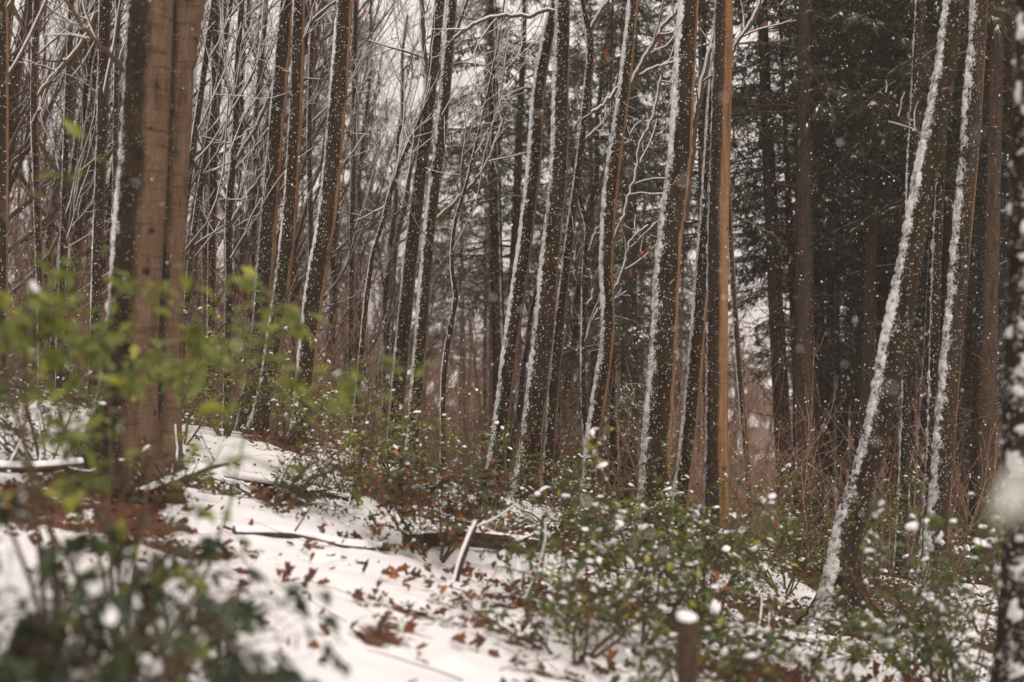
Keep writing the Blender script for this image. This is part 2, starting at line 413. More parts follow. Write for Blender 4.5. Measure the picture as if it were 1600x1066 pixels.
def build_trunk_mesh(name, path, mat, lee_at=0.25, flare=0.5, sides=22, step=0.07, seed=0, flute=0.05, root=None, wang=R(188), whalf=0.85):
    L = np.linalg.norm(np.diff(path[:, :3], axis=0), axis=1).sum()
    n = max(12, int(L / step))
    C = catmull(path, n)
    P = C[None, :, :3]; r = C[:, 3]
    T, U, Wv = frames(P); T, U, Wv = T[0], U[0], Wv[0]
    a = np.arange(sides) / sides * 2 * np.pi
    h = C[:, 2] - C[0, 2]
    rad = r[:, None] * (1 + flute * 2 * (vnoise(np.cos(a)[None] * 1.5 + seed * 3.7 + 0 * h[:, None], np.sin(a)[None] * 1.5 + 9, h[:, None] * 0.5 + seed) - 0.5)
                        + 0.05 * (fbm(np.cos(a)[None] * 4 + seed + 0 * h[:, None], np.sin(a)[None] * 4, h[:, None] * 5, 3) - 0.5))
    lob = 0.6 + 0.9 * vnoise(np.cos(a) * 1.7 + seed * 5.1, np.sin(a) * 1.7 + 20, seed)
    lob = np.clip(lob - 0.55, 0, 1) * 2.0 * (1 + 0.7 * np.clip(-np.cos(a - math.pi * 0.0) * 0 + -(U[0][0] * np.cos(a) + Wv[0][0] * np.sin(a)), 0, 1))
    rad = rad * (1 + flare * (0.25 + lob[None]) * np.exp(-np.maximum(h - 0.1, 0) / 0.20)[:, None] * 0.9)
    dirs = U[:, None] * np.cos(a)[:, None] + Wv[:, None] * np.sin(a)[:, None]
    V = P[0][:, None] + dirs * rad[..., None]
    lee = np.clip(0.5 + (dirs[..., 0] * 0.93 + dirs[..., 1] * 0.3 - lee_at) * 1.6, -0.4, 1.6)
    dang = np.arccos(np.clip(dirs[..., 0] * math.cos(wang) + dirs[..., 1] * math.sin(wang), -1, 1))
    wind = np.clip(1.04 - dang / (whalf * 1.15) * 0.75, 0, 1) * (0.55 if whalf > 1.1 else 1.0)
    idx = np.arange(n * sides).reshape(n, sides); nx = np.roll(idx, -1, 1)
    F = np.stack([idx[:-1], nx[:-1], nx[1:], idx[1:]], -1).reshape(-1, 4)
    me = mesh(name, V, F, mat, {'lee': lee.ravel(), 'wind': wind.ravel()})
    return me, C, (T, U, Wv), rad, a

OCT_V = np.array([(1, 0, 0), (0, 1, 0), (-1, 0, 0), (0, -1, 0), (0, 0, 1), (0, 0, -1)], float)
OCT_F = np.array([(0, 1, 4), (1, 2, 4), (2, 3, 4), (3, 0, 4), (1, 0, 5), (2, 1, 5), (3, 2, 5), (0, 3, 5)])
def blobs(C, S, Rg=rng):
    """small round lumps; C centres, S (N,3) or (N,) sizes"""
    C = np.asarray(C); S = np.asarray(S)
    if S.ndim == 1: S = S[:, None] * np.ones(3)
    V = C[:, None] + OCT_V[None] * S[:, None]
    F = OCT_F[None] + (np.arange(len(C)) * 6)[:, None, None]
    return V.reshape(-1, 3), F.reshape(-1, 3)

def trunk_snow(acc, C, sides_frame, d, ang0, half, T, rough=1.0, flecks=200, patch=0.0, seed=0, zmax=None, fleck_span=1.5, rad=None):
    """wind-plastered snow: a rippled crust on the windward side, breaking into lumps at its edges"""
    Tn, U, Wv = sides_frame
    r = C[:, 3]; L = np.linalg.norm(np.diff(C[:, :3], axis=0), axis=1).sum()
    zmax = zmax or 99
    px = d / FPX * 1.56
    step = max(0.016, px * 1.1); n = int(L / step); na = 15
    s = np.linspace(0, 1, n); si = np.linspace(0, 1, len(C))
    I = lambda A: np.stack([np.interp(s, si, A[:, k]) for k in range(A.shape[1])], -1)
    P = I(C[:, :3]); rr = np.interp(s, si, r)
    hh = P[:, 2] - P[0, 2]
    k = hh < zmax; sk = s[k]
    P, rr, hh = P[k], rr[k], hh[k]; n = len(P)
    # windward direction in the ring plane
    T2 = norm(I(Tn)[k])
    wd = np.array([math.cos(ang0), math.sin(ang0), 0.0])
    A = norm(wd - (T2 @ wd)[:, None] * T2); B = np.cross(T2, A)
    th = np.linspace(-1, 1, na)
    ph = th * half * 1.25
    DIR = A[:, None] * np.cos(ph)[:, None] + B[:, None] * np.sin(ph)[:, None]
    def ring(dirs):                       # real bark radius in a direction
        Ui = norm(I(U)[k]); Wi = norm(I(Wv)[k]); ns = rad.shape[1]
        if dirs.ndim == 3: aa = np.arctan2((dirs * Wi[:, None]).sum(-1), (dirs * Ui[:, None]).sum(-1)); row = np.broadcast_to(sk[:, None], aa.shape)
        else: return None
        fa = (aa / (2 * np.pi) * ns) % ns; i0 = np.floor(fa).astype(int) % ns; i1 = (i0 + 1) % ns; f = fa - np.floor(fa)
        fr_ = row * (rad.shape[0] - 1); j0 = np.clip(np.floor(fr_).astype(int), 0, rad.shape[0] - 2); g_ = fr_ - j0
        return (rad[j0, i0] * (1 - f) + rad[j0, i1] * f) * (1 - g_) + (rad[j0 + 1, i0] * (1 - f) + rad[j0 + 1, i1] * f) * g_
    RB = ring(DIR)
    edge = 1 - (np.abs(th)[None] * 2.1) ** 2
    edge = np.minimum(edge * 1.6, 1) * 0.7
    zed = hh[:, None]
    wob = 0.9 * (fbm(th[None] * 3.0 + 0 * zed + seed * 4.4, zed / 0.075, seed, 3) - 0.5) * rough
    fine = 1.5 * (vnoise(th[None] * 6.5 + 0 * zed + seed * 2.1, zed / 0.022, seed + 8) - 0.5) * rough
    low = 0.8 * (fbm(th[None] * 0.7 + 0 * zed + seed, zed / 0.6, seed + 3, 2) - 0.5) + patch * (vnoise(th[None] * 3 + 0 * zed, zed / 0.06, 5) - 0.75) * 3
    rip = vnoise(th[None] * 1.6 + 0 * zed + seed, zed / 0.03, seed + 20) - 0.5
    t = T * (edge * 0.62 + wob * 0.9 + fine * 0.7 + low * 1.5 + rip * 0.8)
    t = np.where(t > 0, t * 0.9 + 0.002, -0.010)
    R0 = RB * 0.995 + t
    V = P[:, None] + (A[:, None] * np.cos(ph)[:, None] + B[:, None] * np.sin(ph)[:, None]) * R0[..., None]
    idx = np.arange(n * na).reshape(n, na)
    F = np.stack([idx[:-1, :-1], idx[:-1, 1:], idx[1:, 1:], idx[1:, :-1]], -1).reshape(-1, 4)
    # drop quads that lie wholly inside the bark
    inside = (t < 0).reshape(-1)
    F = F[~inside[F].all(1)]
    acc.add(V, F, np.clip(t / (T * 0.9), 0, 1).reshape(-1))
    if flecks:
        g = np.random.default_rng(seed + 50)
        q = g.integers(0, n, flecks); sgn = np.sign(g.normal(size=flecks))
        pa = sgn * (half * 0.85 + np.abs(g.normal(0, fleck_span * 0.35, flecks)))
        rad_ = np.interp(q, np.arange(n), RB[:, na // 2]) * 0 + 0.5 * (RB[q, 0] + RB[q, -1])
        c = P[q] + (A[q] * np.cos(pa)[:, None] + B[q] * np.sin(pa)[:, None]) * rad_[:, None]
        sz = g.uniform(0.3, 0.8, flecks) * px * 0.9
        S = np.stack([sz, sz, sz * g.uniform(0.8, 1.6, flecks)], -1)
        v, f = blobs(c, S); acc.add(v, f, 1.0)

def rel(me_acc_V, origin): return me_acc_V - origin
def local(me, origin):
    """shift mesh vertices so the thing's empty sits at its base"""
    co = np.empty(len(me.vertices) * 3, np.float32); me.vertices.foreach_get('co', co)
    co = co.reshape(-1, 3) - np.asarray(origin, np.float32); me.vertices.foreach_set('co', co.ravel()); me.update()

def crown_branches(C, seed, n=9, lo=0.45, hi=0.97, lean=(0.5, 0, 0.2), L=(1.6, 3.6), sub=5, twig=4):
    g = np.random.default_rng(seed)
    P = C[None, :, :3]; r = C[None, :, 3]
    b1, r1 = spawn(P, r, n, lo, hi, L, (32, 60), 9, 0.10, 0.13, 0.32, 0.25, 0.006, g, lean)
    b2, r2 = spawn(b1, r1, sub, 0.2, 0.95, (0.6, 1.5), (25, 55), 6, 0.08, 0.16, 0.55, 0.4, 0.0035, g)
    b3, r3 = spawn(b2, r2, twig, 0.2, 1.0, (0.25, 0.7), (25, 60), 4, 0.06, 0.15, 0.6, 0.5, 0.0025, g)
    return [(b1, r1), (b2, r2), (b3, r3)]

# ------------------------------------------------------------------ leaves
def leaf_template(w=0.42, fold=0.18, droop=0.25, spiky=0.0, nseg=4):
    """blade from (0,0,0) to (0,1,0), folded along the midrib"""
    V = []; 
    for i in range(nseg + 1):
        t = i / nseg; ww = w * math.sin(math.pi * min(0.97, max(0.05, t)) ** 0.9) * 0.5
        if spiky and 0 < i < nseg: ww *= 1 + (spiky if i % 2 else -spiky)
        z = -droop * t * t
        V += [(-ww, t, z + fold * ww), (0, t, z), (ww, t, z + fold * ww)]
    F = []
    for i in range(nseg):
        a = 3 * i
        F += [(a, a + 1, a + 4, a + 3), (a + 1, a + 2, a + 5, a + 4)]
    return np.array(V, float), np.array(F)
HL_V, HL_F = leaf_template(0.5, 0.5, 0.22, 0.22, 6)
PL_V, PL_F = leaf_template(0.45, 0.35, 0.2, 0.0, 3)
DL_V, DL_F = leaf_template(0.6, 0.9, -0.35, 0.25, 5)
SM_V = np.array([(0, 0, 0), (-0.24, 0.45, 0.06), (0, 1, -0.12), (0.24, 0.45, 0.06)], float); SM_F = np.array([(0, 3, 2, 1)])
# snow pad on a leaf
def pad_template():
    V = []; F = []
    rings = [(0.0, 0.5), (0.62, 0.36), (0.95, 0.12), (0.9, -0.06)]
    V.append((0, 0.55, 0.30))
    ns = 7
    for rr_, z in rings[1:]:
        for k in range(ns):
            a = 2 * math.pi * k / ns; V.append((0.27 * rr_ * math.cos(a), 0.52 + 0.42 * rr_ * math.sin(a), z * 0.55))
    for k in range(ns): F.append((0, 1 + k, 1 + (k + 1) % ns))
    for j in range(len(rings) - 2):
        b0 = 1 + j * ns; b1 = b0 + ns
        for k in range(ns):
            k2 = (k + 1) % ns; F += [(b0 + k, b1 + k, b1 + k2), (b0 + k, b1 + k2, b0 + k2)]
    return np.array(V), np.array(F)
PAD_V, PAD_F = pad_template(); PAD_V[:, 2] *= 0.72; PAD_V[:, :2] += 0.04 * np.random.default_rng(2).normal(size=(len(PAD_V), 2))
def orient(D, roll_n=None, tilt=0.35, g=rng):
    """rotation matrices: y axis along D, z axis roughly up with scatter"""
    Z = np.array([0, 0, 1.0]) + tilt * g.normal(size=D.shape)
    X = norm(np.cross(D, Z)); Zn = np.cross(X, D)
    return np.stack([X, D, Zn], -1)      # columns
def scatter(TV, TF, P, M, S):
    V = P[:, None] + np.einsum('nij,vj->nvi', M, TV) * S[:, None, None]
    F = TF[None] + (np.arange(len(P)) * len(TV))[:, None, None]
    return V.reshape(-1, 3), F.reshape(-1, TF.shape[1])

_leafmeshes = {}
def leaf_variants(mat, TV, TF, tag_):
    k = (mat.name, tag_)
    if k not in _leafmeshes:
        _leafmeshes[k] = [mesh('leaf', TV, TF, mat, {'tint': np.full(len(TV), t)}) for t in (0.05, 0.25, 0.45, 0.6, 0.8, 1.0)]
    return _leafmeshes[k]


MAIN = {}
def main_tree(key, pl, d, mat, label, lee=0.25, flare=0.5, ang=R(185), half=0.75, T=0.012, rough=1.0, flecks=420, patch=0.0,
              branches=(), rand=6, lo=0.62, seed=None, top=13.0, name='tree', cat='tree', group=None, sides=22, fspan=1.5):
    seed = seed if seed is not None else len(MAIN) + 1
    path = trunk_path(pl, d, top=top)
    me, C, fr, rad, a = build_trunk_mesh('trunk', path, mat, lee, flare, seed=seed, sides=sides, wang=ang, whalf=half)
    org = np.array([C[0, 0], C[0, 1], gz(C[0, 0], C[0, 1])])
    root = thing(name, tuple(org), label, cat, group)
    local(me, org); link('trunk', me, root)
    acc = Acc(); trunk_snow(acc, C, fr, d, ang, half, T, rough, flecks, patch, seed, fleck_span=fspan, rad=rad)
    def limb(sets_):
        br = Acc()
        for i, (b, r) in enumerate(sets_):
            br.add(*tubes(b, r, 16 if r.max() > 0.05 else 7 if r.max() > 0.012 else (4 if r.max() > 0.006 else 3)), a=0.9)
            if r.max() > 0.05: continue
            acc.add(*snow_on(b, r, 0.75, 0.0028, 4 if i < 2 else 3, (0.0, 0.2, 0.5)[min(i, 2)], seed + i), a=1.0)
        m2 = br.build('branch', mat if sets_[0][1].max() > 0.05 else TWIG, 'lee'); local(m2, org); link('branch', m2, root)
    if rand:
        (b1, r1), (b2, r2), (b3, r3) = crown_branches(C, seed + 100, rand, lo)
        n2 = len(b2) // len(b1); n3 = len(b3) // len(b1)
        for i in range(len(b1)):
            limb([(b1[i:i+1], r1[i:i+1]), (b2[i*n2:(i+1)*n2], r2[i*n2:(i+1)*n2]), (b3[i*n3:(i+1)*n3], r3[i*n3:(i+1)*n3])])
    for bl in branches:            # surveyed boughs: list of (px, py, width_px[, depth offset])
        pts = np.array([np.append(at(q[0], q[1], d + (q[3] if len(q) > 3 else 0.0)), q[2] / FPX * d / 2) for q in bl])
        K = max(8, len(pts) * 5); Q = catmull(pts, K)
        Q[:, :3] += 0.006 * (np.random.default_rng(seed + len(bl)).normal(size=(K, 3))) * (np.linspace(0, 1, K) > 0.05)[:, None]
        b, r = Q[None, :, :3], np.maximum(Q[None, :, 3], 0.004)
        g = np.random.default_rng(seed + int(bl[0][0]))
        s1, q1 = spawn(b, r, max(3, K // 4), 0.3, 1.0, (0.25, 0.9), (25, 60), 6, 0.05, 0.14, 0.5, 0.4, 0.0028, g)
        s2, q2 = spawn(s1, q1, 2, 0.3, 1.0, (0.15, 0.4), (25, 60), 4, 0.05, 0.15, 0.6, 0.5, 0.0022, g)
        limb([(b, r), (s1, q1), (s2, q2)])
    m3 = acc.build('snow', CRUST, 'cov'); local(m3, org); link('snow', m3, root)
    MAIN[key] = (root, C, org)
    return root

def shrub(name, label, loc, H, spread, stems=6, leaf=0.055, mat=HOLLY, nleaf=900, obj_leaves=0, snow=0.3, seed=1, lean=(0, 0, 0),
          stem_r=0.012, group=None, cat='shrub', tmpl=None, padk=1.0, tmean=0.45, low=0.15, droop=-0.15, twigs=6, dead=0.0, arch=0.05):
    g = np.random.default_rng(seed)
    x, y = loc; z = gz(x, y)
    root = thing(name, (x, y, z), label, cat, group)
    TV, TF = tmpl if tmpl else (HL_V, HL_F)
    if mat is LIGHT: tmean += 0.15 if obj_leaves else 0.28
    # stems
    K = 10; az = g.random(stems) * 2 * np.pi
    D = norm(np.stack([np.cos(az) * spread / H, np.sin(az) * spread / H, np.ones(stems)], -1) * np.array([1, 1, 1.0]) + np.array(lean) + 0.15 * g.normal(size=(stems, 3)))
    D[:, 2] = np.abs(D[:, 2])
    P = np.zeros((stems, K, 3)); P[:, 0] = np.stack([0.05 * np.cos(az), 0.05 * np.sin(az), -0.04 + 0 * az], -1)
    st = H * g.uniform(0.7, 1.1, stems)[:, None] / (K - 1) * np.sqrt(1 + (spread / H) ** 2) * 0.95
    for k in range(1, K):
        D = norm(D + 0.10 * g.normal(size=D.shape) + np.array([0, 0, arch - 0.12 * k / K]))
        P[:, k] = P[:, k - 1] + D * st
    rr = stem_r * (1 - 0.7 * np.linspace(0, 1, K))[None] * g.uniform(0.6, 1.1, stems)[:, None]
    s1, r1 = spawn(P, rr, twigs, low, 1.0, (0.25 * H + 0.1, 0.5 * H + 0.15), (35, 75), 6, droop * 0.3, 0.12, 0.5, 0.4, 0.0025, g)
    s2, r2 = spawn(s1, r1, 4, 0.15, 1.0, (0.12, 0.32), (30, 65), 4, droop * 0.3, 0.12, 0.6, 0.5, 0.002, g)
    a = Acc()
    for b, r in ((P, rr), (s1, r1), (s2, r2)): a.add(*tubes(b, r, 6 if r.max() > 0.008 else 3))
    link('stem', a.build('stem', TWIG), root)
    # leaves along twigs
    allp = np.concatenate([s1[:, 1:].reshape(-1, 3), s2.reshape(-1, 3), s2.reshape(-1, 3)])
    T = np.concatenate([norm(np.gradient(s1, axis=1))[:, 1:].reshape(-1, 3)] + [norm(np.gradient(s2, axis=1)).reshape(-1, 3)] * 2)
    wgt = np.ones(len(s1)) * 0.25; wgt[g.random(len(s1)) < 0.4] = 1.6
    w2 = np.repeat(wgt, len(s2) // len(s1)); w2 = w2 * np.where(g.random(len(w2)) < 0.5, 1.6, 0.4)
    pw = np.concatenate([np.repeat(wgt, 5) * 0.6, np.repeat(w2, s2.shape[1]), np.repeat(w2, s2.shape[1])]); pw = pw / pw.sum()
    q = g.choice(len(allp), nleaf, p=pw)
    p = allp[q] + 0.012 * g.normal(size=(nleaf, 3)) + T[q] * g.uniform(-0.04, 0.04, nleaf)[:, None]
    D = norm(T[q] * 0.6 + norm(g.normal(size=(nleaf, 3))) * np.array([1, 1, 0.45]) * 1.0 + np.array([0, 0, droop]))
    M = orient(D, tilt=0.4, g=g); S = leaf * g.uniform(0.6, 1.25, nleaf)
    ok = p[:, 2] > (height(x + p[:, 0], y + p[:, 1]) - z) + 0.01
    p, M, S, D = p[ok], M[ok], S[ok], D[ok]; n = len(p)
    hn = np.clip(p[:, 2] / H, 0, 1)
    tint = np.clip(tmean + 0.22 * g.normal(size=n), 0, 1)
    isdead = g.random(n) < dead
    no = min(obj_leaves, n, 296)
    order = np.arange(n)
    if no:
        order = np.argsort((p[:, 1]) + 0.15 * g.normal(size=n))      # the nearest to the viewer's side
        var = leaf_variants(mat, TV, TF, len(TV)); vard = leaf_variants(DEAD, DL_V, DL_F, 'd')
        for i in order[:no]:
            me = (vard if isdead[i] else var)[min(5, int(tint[i] * 6))]
            o = bpy.data.objects.new('leaf', me); COL.objects.link(o); o.parent = root
            mm = Matrix(np.vstack([np.hstack([M[i] * S[i], p[i][:, None]]), [0, 0, 0, 1]]).tolist())
            o.matrix_local = mm
    rest = order[no:]
    if len(rest):
        for sel, mt, nm in ((rest[~isdead[rest]], mat, 'foliage'), (rest[isdead[rest]], DEAD, 'dead_foliage')):
            if len(sel) < 3: continue
            V, F = scatter(TV, TF, p[sel], M[sel], S[sel])
            link(nm, mesh(nm, V, F, mt, {'tint': np.repeat(tint[sel], len(TV))}), root, 'stuff')
    if snow > 0:
        up = M[:, 2, 2]
        pr = snow * (0.12 + 0.5 * hn)
        sel = (up > 0.45) & (g.random(n) < pr) 
        if sel.sum() > 0:
            S2 = S[sel] * np.clip(np.exp(g.normal(-0.3, 0.42, sel.sum())), 0.3, 1.9) * padk
            pp = p[sel]; MM = M[sel].copy()
            V, F = scatter(PAD_V, PAD_F, pp + np.array([0, 0, 0.002]), MM, S2)
            V = V + 0.003 * g.normal(size=V.shape)
            link('snow', mesh('snow', V, F, SNOW), root, 'stuff')
    return root

# ================================================================== SETTING
V, F, B = ground()
gr = link('ground', mesh('ground', V, F, GROUND, {'bare': B}), None, 'structure')

# haze (falling snow thickens the air)
def box_mesh(name, x0, x1, y0, y1, z0, z1, mat):
    V = [(x, y, z) for z in (z0, z1) for y in (y0, y1) for x in (x0, x1)]
    F = [(0, 2, 3, 1), (4, 5, 7, 6), (0, 1, 5, 4), (2, 6, 7, 3), (0, 4, 6, 2), (1, 3, 7, 5)]
    return mesh(name, V, F, mat, smooth=False)
HZ = bpy.data.materials.new('haze air'); HZ.use_nodes = True
_n = HZ.node_tree.nodes; _n.clear()
pv = _n.new('ShaderNodeVolumePrincipled'); om = _n.new('ShaderNodeOutputMaterial')
pv.inputs['Color'].default_value = (0.98, 0.89, 0.82, 1); pv.inputs['Density'].default_value = 0.0015
pv.inputs['Anisotropy'].default_value = 0.2
HZ.node_tree.links.new(pv.outputs[0], om.inputs['Volume'])
link('haze', box_mesh('haze', -195, 195, -16, 265, -13, 30, HZ), None, 'stuff')

# ================================================================== MAIN TREES (surveyed centre lines)
main_tree('big', [(188, 735, 108), (198, 640, 96), (210, 480, 84), (222, 300, 80), (231, 120, 77), (236, 0, 74)], 9.5, BARK_L,
          'thick smooth brown trunk in the left foreground with a snow line down its left edge', lee=-0.10, flare=0.95, ang=R(194), half=0.62,
          T=0.018, rough=0.9, flecks=60, seed=3, rand=5, sides=32, branches=[[(196, 110, 10), (150, 62, 8, -0.2), (110, 10, 6, -0.3), (90, -40, 5, -.4)]])
main_tree('big2', [(262, 640, 46), (266, 480, 44), (272, 300, 44), (281, 120, 46), (284, 60, 42), (274, -40, 34)], 10.8, BARK_L,
          'forked tan trunk rising directly behind the thick left foreground trunk', lee=-0.3, flare=0.4, ang=R(178), half=0.3,
          T=0.006, flecks=40, seed=4, rand=4, sides=26, branches=[[(281, 130, 30), (296, 60, 32), (306, 0, 28), (316, -60, 26)]])
main_tree('a', [(388, 650, 30), (402, 560, 29), (420, 350, 28), (432, 200, 25), (449, 0, 22)], 17, BARK,
          'slender dark leaning trunk, left one of the close pair right of the thick foreground trunk', lee=0.5, T=0.012, seed=5)
main_tree('b', [(409, 672, 34), (420, 600, 30), (437, 480, 27), (452, 350, 24), (461, 200, 22), (468, 0, 20)], 15.6, BARK,
          'slender curved trunk, right one of the close pair, brown lee side at its foot', lee=0.42, T=0.014, seed=6,
          branches=[[(464, 120, 6), (476, 54, 5), (500, 20, 4.5), (528, 0, 4)]])
main_tree('c', [(472, 695, 33), (480, 560, 32), (492, 450, 32), (509, 350, 31), (524, 200, 30), (539, 0, 27)], 15.0, BARK,
          'straight leaning dark trunk standing alone left of centre', lee=0.55, T=0.012, seed=7, half=0.8, ang=R(195))
main_tree('d', [(620, 640, 24), (629, 540, 24), (648, 350, 22), (664, 220, 20), (672, 150, 19), (688, 0, 16)], 17.5, BARK,
          'dark trunk with a thin upright second stem forking off near its top left', lee=0.7, T=0.012, seed=8,
          branches=[[(672, 150, 9), (664, 90, 8), (660, 30, 8), (655, -40, 7)], [(652, 200, 6), (636, 232, 7), (620, 262, 7), (610, 300, 7), (598, 350, 6)]])
main_tree('e', [(646, 668, 22), (655, 560, 22), (672, 350, 20), (690, 200, 20), (702, 60, 19), (706, 0, 18)], 16.2, BARK,
          'snow faced trunk just right of the trunk with the forked top', lee=0.6, T=0.011, half=0.95, ang=R(205), seed=9,
          branches=[[(684, 341, 5), (733, 294, 5), (760, 257, 4.5), (780, 209, 4), (787, 185, 3)]])
main_tree('g', [(774, 745, 28), (780, 690, 27), (797, 550, 27), (824, 350, 25), (836, 240, 24), (842, 140, 22), (850, 90, 20), (868, 0, 18)], 14.6, BARK,
          'trunk with a slight kink near its top, immediately left of the centre trunk', lee=0.4, T=0.012, half=0.9, ang=R(200), seed=10)
main_tree('h', [(822, 775, 40), (830, 690, 36), (846, 550, 36), (865, 350, 30), (870, 304, 30), (877, 100, 26), (880, 0, 25)], 14.2, BARK,
          'dark trunk with snow covered roots flaring at its left foot', lee=0.62, T=0.014, half=0.85, ang=R(198), flare=0.9, seed=11,
          branches=[[(876, 20, 7), (854, 17, 6), (827, 25, 6), (790, 24, 5.5), (739, 39, 5), (709, 61, 4.5)]])
main_tree('i', [(853, 790, 17), (858, 705, 17), (873, 519, 17), (892, 354, 13), (908, 230, 11), (914, 169, 11), (920, 50, 11), (913, 20, 8), (907, -20, 7)], 14.8, BARK,
          'thin pale trunk forking into a snowy Y at the top, between two thicker trunks', lee=0.6, T=0.011, half=1.0, rand=3, seed=12, flecks=150, top=9,
          branches=[[(920, 50, 8), (936, 24, 7), (948, 0, 6.5), (955, -30, 6)], [(907, 224, 6), (918, 216, 6), (939, 196, 5.5), (959, 174, 5)]])
main_tree('j', [(921, 785, 22), (924, 705, 22), (934, 637, 25), (950, 519, 23), (948, 400, 23), (955, 290, 25), (976, 135, 21), (990, 0, 17)], 14.0, BARK,
          'winding trunk curving outward at its brown foot, right of the thin forked one', lee=0.3, T=0.013, half=0.95, ang=R(200), flare=1.0, seed=13,
          branches=[[(983, 140, 8), (1003, 98, 7), (1020, 71, 6), (1037, 41, 6), (1057, 17, 5), (1075, -20, 5)], [(998, 118, 4), (1017, 108, 4), (1052, 98, 4)],
                    [(948, 400, 5), (966, 358, 5), (983, 311, 5), (996, 264, 4.5), (998, 230, 4.5), (1017, 193, 4), (1034, 115, 3.5)], [(998, 232, 3.5), (986, 214, 3.5), (979, 203, 3)],
                    [(958, 458, 5), (969, 434, 4.5), (981, 394, 4), (984, 378, 4), (1013, 353, 3)], [(976, 132, 5), (962, 142, 5), (942, 165, 5), (925, 176, 4)]])
main_tree('k', [(1024, 775, 56), (1026, 690, 50), (1036, 550, 46), (1049, 350, 42), (1056, 300, 41), (1074, 40, 34), (1077, 0, 33)], 13.0, BARK,
          'thickest centre trunk with broad snow stripe on its left and brown right side', lee=0.42, T=0.015, half=0.8, ang=R(200), flare=0.5, seed=14, flecks=300, sides=28)
main_tree('l', [(1068, 745, 26), (1075, 690, 26), (1088, 550, 25), (1102, 354, 20), (1116, 118, 15), (1124, 0, 12)], 15.0, BARK,
          'dark snow edged trunk tucked close behind the left side of the tall tan trunk', lee=0.35, T=0.016, seed=15, rand=4,
          branches=[[(1072, 345, 9), (1080, 250, 9), (1092, 162, 8), (1112, 70, 7), (1125, 20, 6)]])
main_tree('m', [(1120, 860, 44), (1120, 690, 38), (1121, 520, 36), (1122, 350, 35), (1127, 180, 33), (1132, 0, 31)], 14.0, BARK_T,
          'tall upright orange tan trunk right of centre, dark only along its left edge', lee=-0.25, T=0.011, half=0.4, rough=1.8, patch=0.6, flecks=200, seed=16, fspan=0.7,
          branches=[[(1138, 110, 6), (1152, 66, 6), (1177, 30, 6), (1188, 0, 5), (1200, -30, 5)]], sides=28)
main_tree('n', [(1170, 760, 12), (1166, 705, 12), (1154, 560, 11), (1146, 450, 10), (1138, 300, 9), (1132, 120, 8)], 20, BARK_T,
          'thin mossy trunk leaning left just behind the right side of the tan trunk', lee=0.2, T=0.004, rand=4, seed=17, flecks=120)
main_tree('p', [(1316, 955, 62), (1322, 850, 50), (1366, 690, 46), (1401, 519, 47), (1432, 350, 40), (1437, 320, 40), (1472, 135, 37), (1490, 0, 34)], 11.0, BARK,
          'strongly leaning dark trunk on the right with a wide snow band and a flared foot', lee=1.05, T=0.017, half=0.78, rough=1.2, flare=0.9, flecks=90, ang=R(206), seed=18, sides=28,
          branches=[[(1444, 225, 5), (1436, 210, 4), (1428, 204, 3)]])
main_tree('o1', [(1408, 860, 18), (1414, 705, 17), (1420, 500, 17), (1425, 265, 17), (1433, 100, 17), (1438, 0, 16)], 16, BARK_C,
          'thin dark trunk with a broken snow line, just right of the strongly leaning trunk', lee=0.9, T=0.013, half=0.6, patch=0.4, seed=19, rand=4)
main_tree('o2', [(1446, 860, 17), (1456, 690, 17), (1460, 520, 17), (1466, 350, 16), (1476, 150, 14), (1484, 0, 12)], 15, BARK_C,
          'thin trunk with lumpy snow, second behind the right side of the strongly leaning trunk', lee=0.9, T=0.015, half=0.8, patch=0.8, seed=20, rand=4)
main_tree('q', [(1462, 850, 40), (1470, 750, 38), (1480, 620, 36), (1504, 350, 33), (1515, 220, 33), (1530, 0, 30)], 12.6, BARK_T,
          'leaning trunk near the right edge with snow on its left and a tan right side', lee=0.6, T=0.015, half=0.85, ang=R(208), seed=21, patch=0.3)
main_tree('r', [(1600, 1066, 100), (1608, 850, 88), (1606, 690, 86), (1616, 350, 82), (1624, 0, 78)], 6.5, BARK_C,
          'near trunk cut by the right edge of the picture, blotched all over with clinging snow', lee=1.3, T=0.010, half=1.15, rough=2.4, patch=1.9, flecks=900, ang=R(225), seed=22, sides=30, rand=0)
# wavy saplings
main_tree('f', [(692, 680, 9), (692, 630, 9), (695, 570, 10), (706, 500, 9), (712, 462, 9), (707, 428, 7), (711, 350, 6), (728, 290, 5), (745, 220, 4)], 16, BARK,
          'crooked wavy sapling standing alone between the paired trunks left of centre', lee=0.8, T=0.005, half=1.1, rand=8, lo=0.35, seed=30, top=6, flecks=60, name='sapling', cat='sapling')
main_tree('f2', [(556, 640, 8), (561, 590, 8), (577, 434, 8), (582, 400, 7), (597, 350, 7), (610, 300, 6), (632, 240, 6), (650, 200, 5)], 16.5, BARK,
          'curved sapling bending right, left of the trunk with the forked top', lee=0.8, T=0.005, half=1.1, rand=8, lo=0.35, seed=31, top=7, flecks=60, name='sapling', cat='sapling')
main_tree('s', [(916, 720, 8), (911, 590, 8), (912, 485, 8), (913, 418, 8), (916, 350, 7), (905, 310, 6)], 14.9, BARK,
          'stunted snow clotted sapling between the thin forked trunk and the winding trunk', lee=0.9, T=0.008, half=1.3, rand=0, seed=32, top=3.2, flecks=80, name='sapling', cat='sapling',
          branches=[[(912, 480, 5), (924, 470, 5), (927, 440, 5), (925, 422, 5)], [(912, 450, 5), (902, 438, 5), (899, 420, 5), (901, 395, 5)], [(910, 583, 5), (912, 546, 5), (922, 512, 5), (936, 482, 4)], [(915, 400, 4), (925, 380, 4), (934, 355, 3)]])

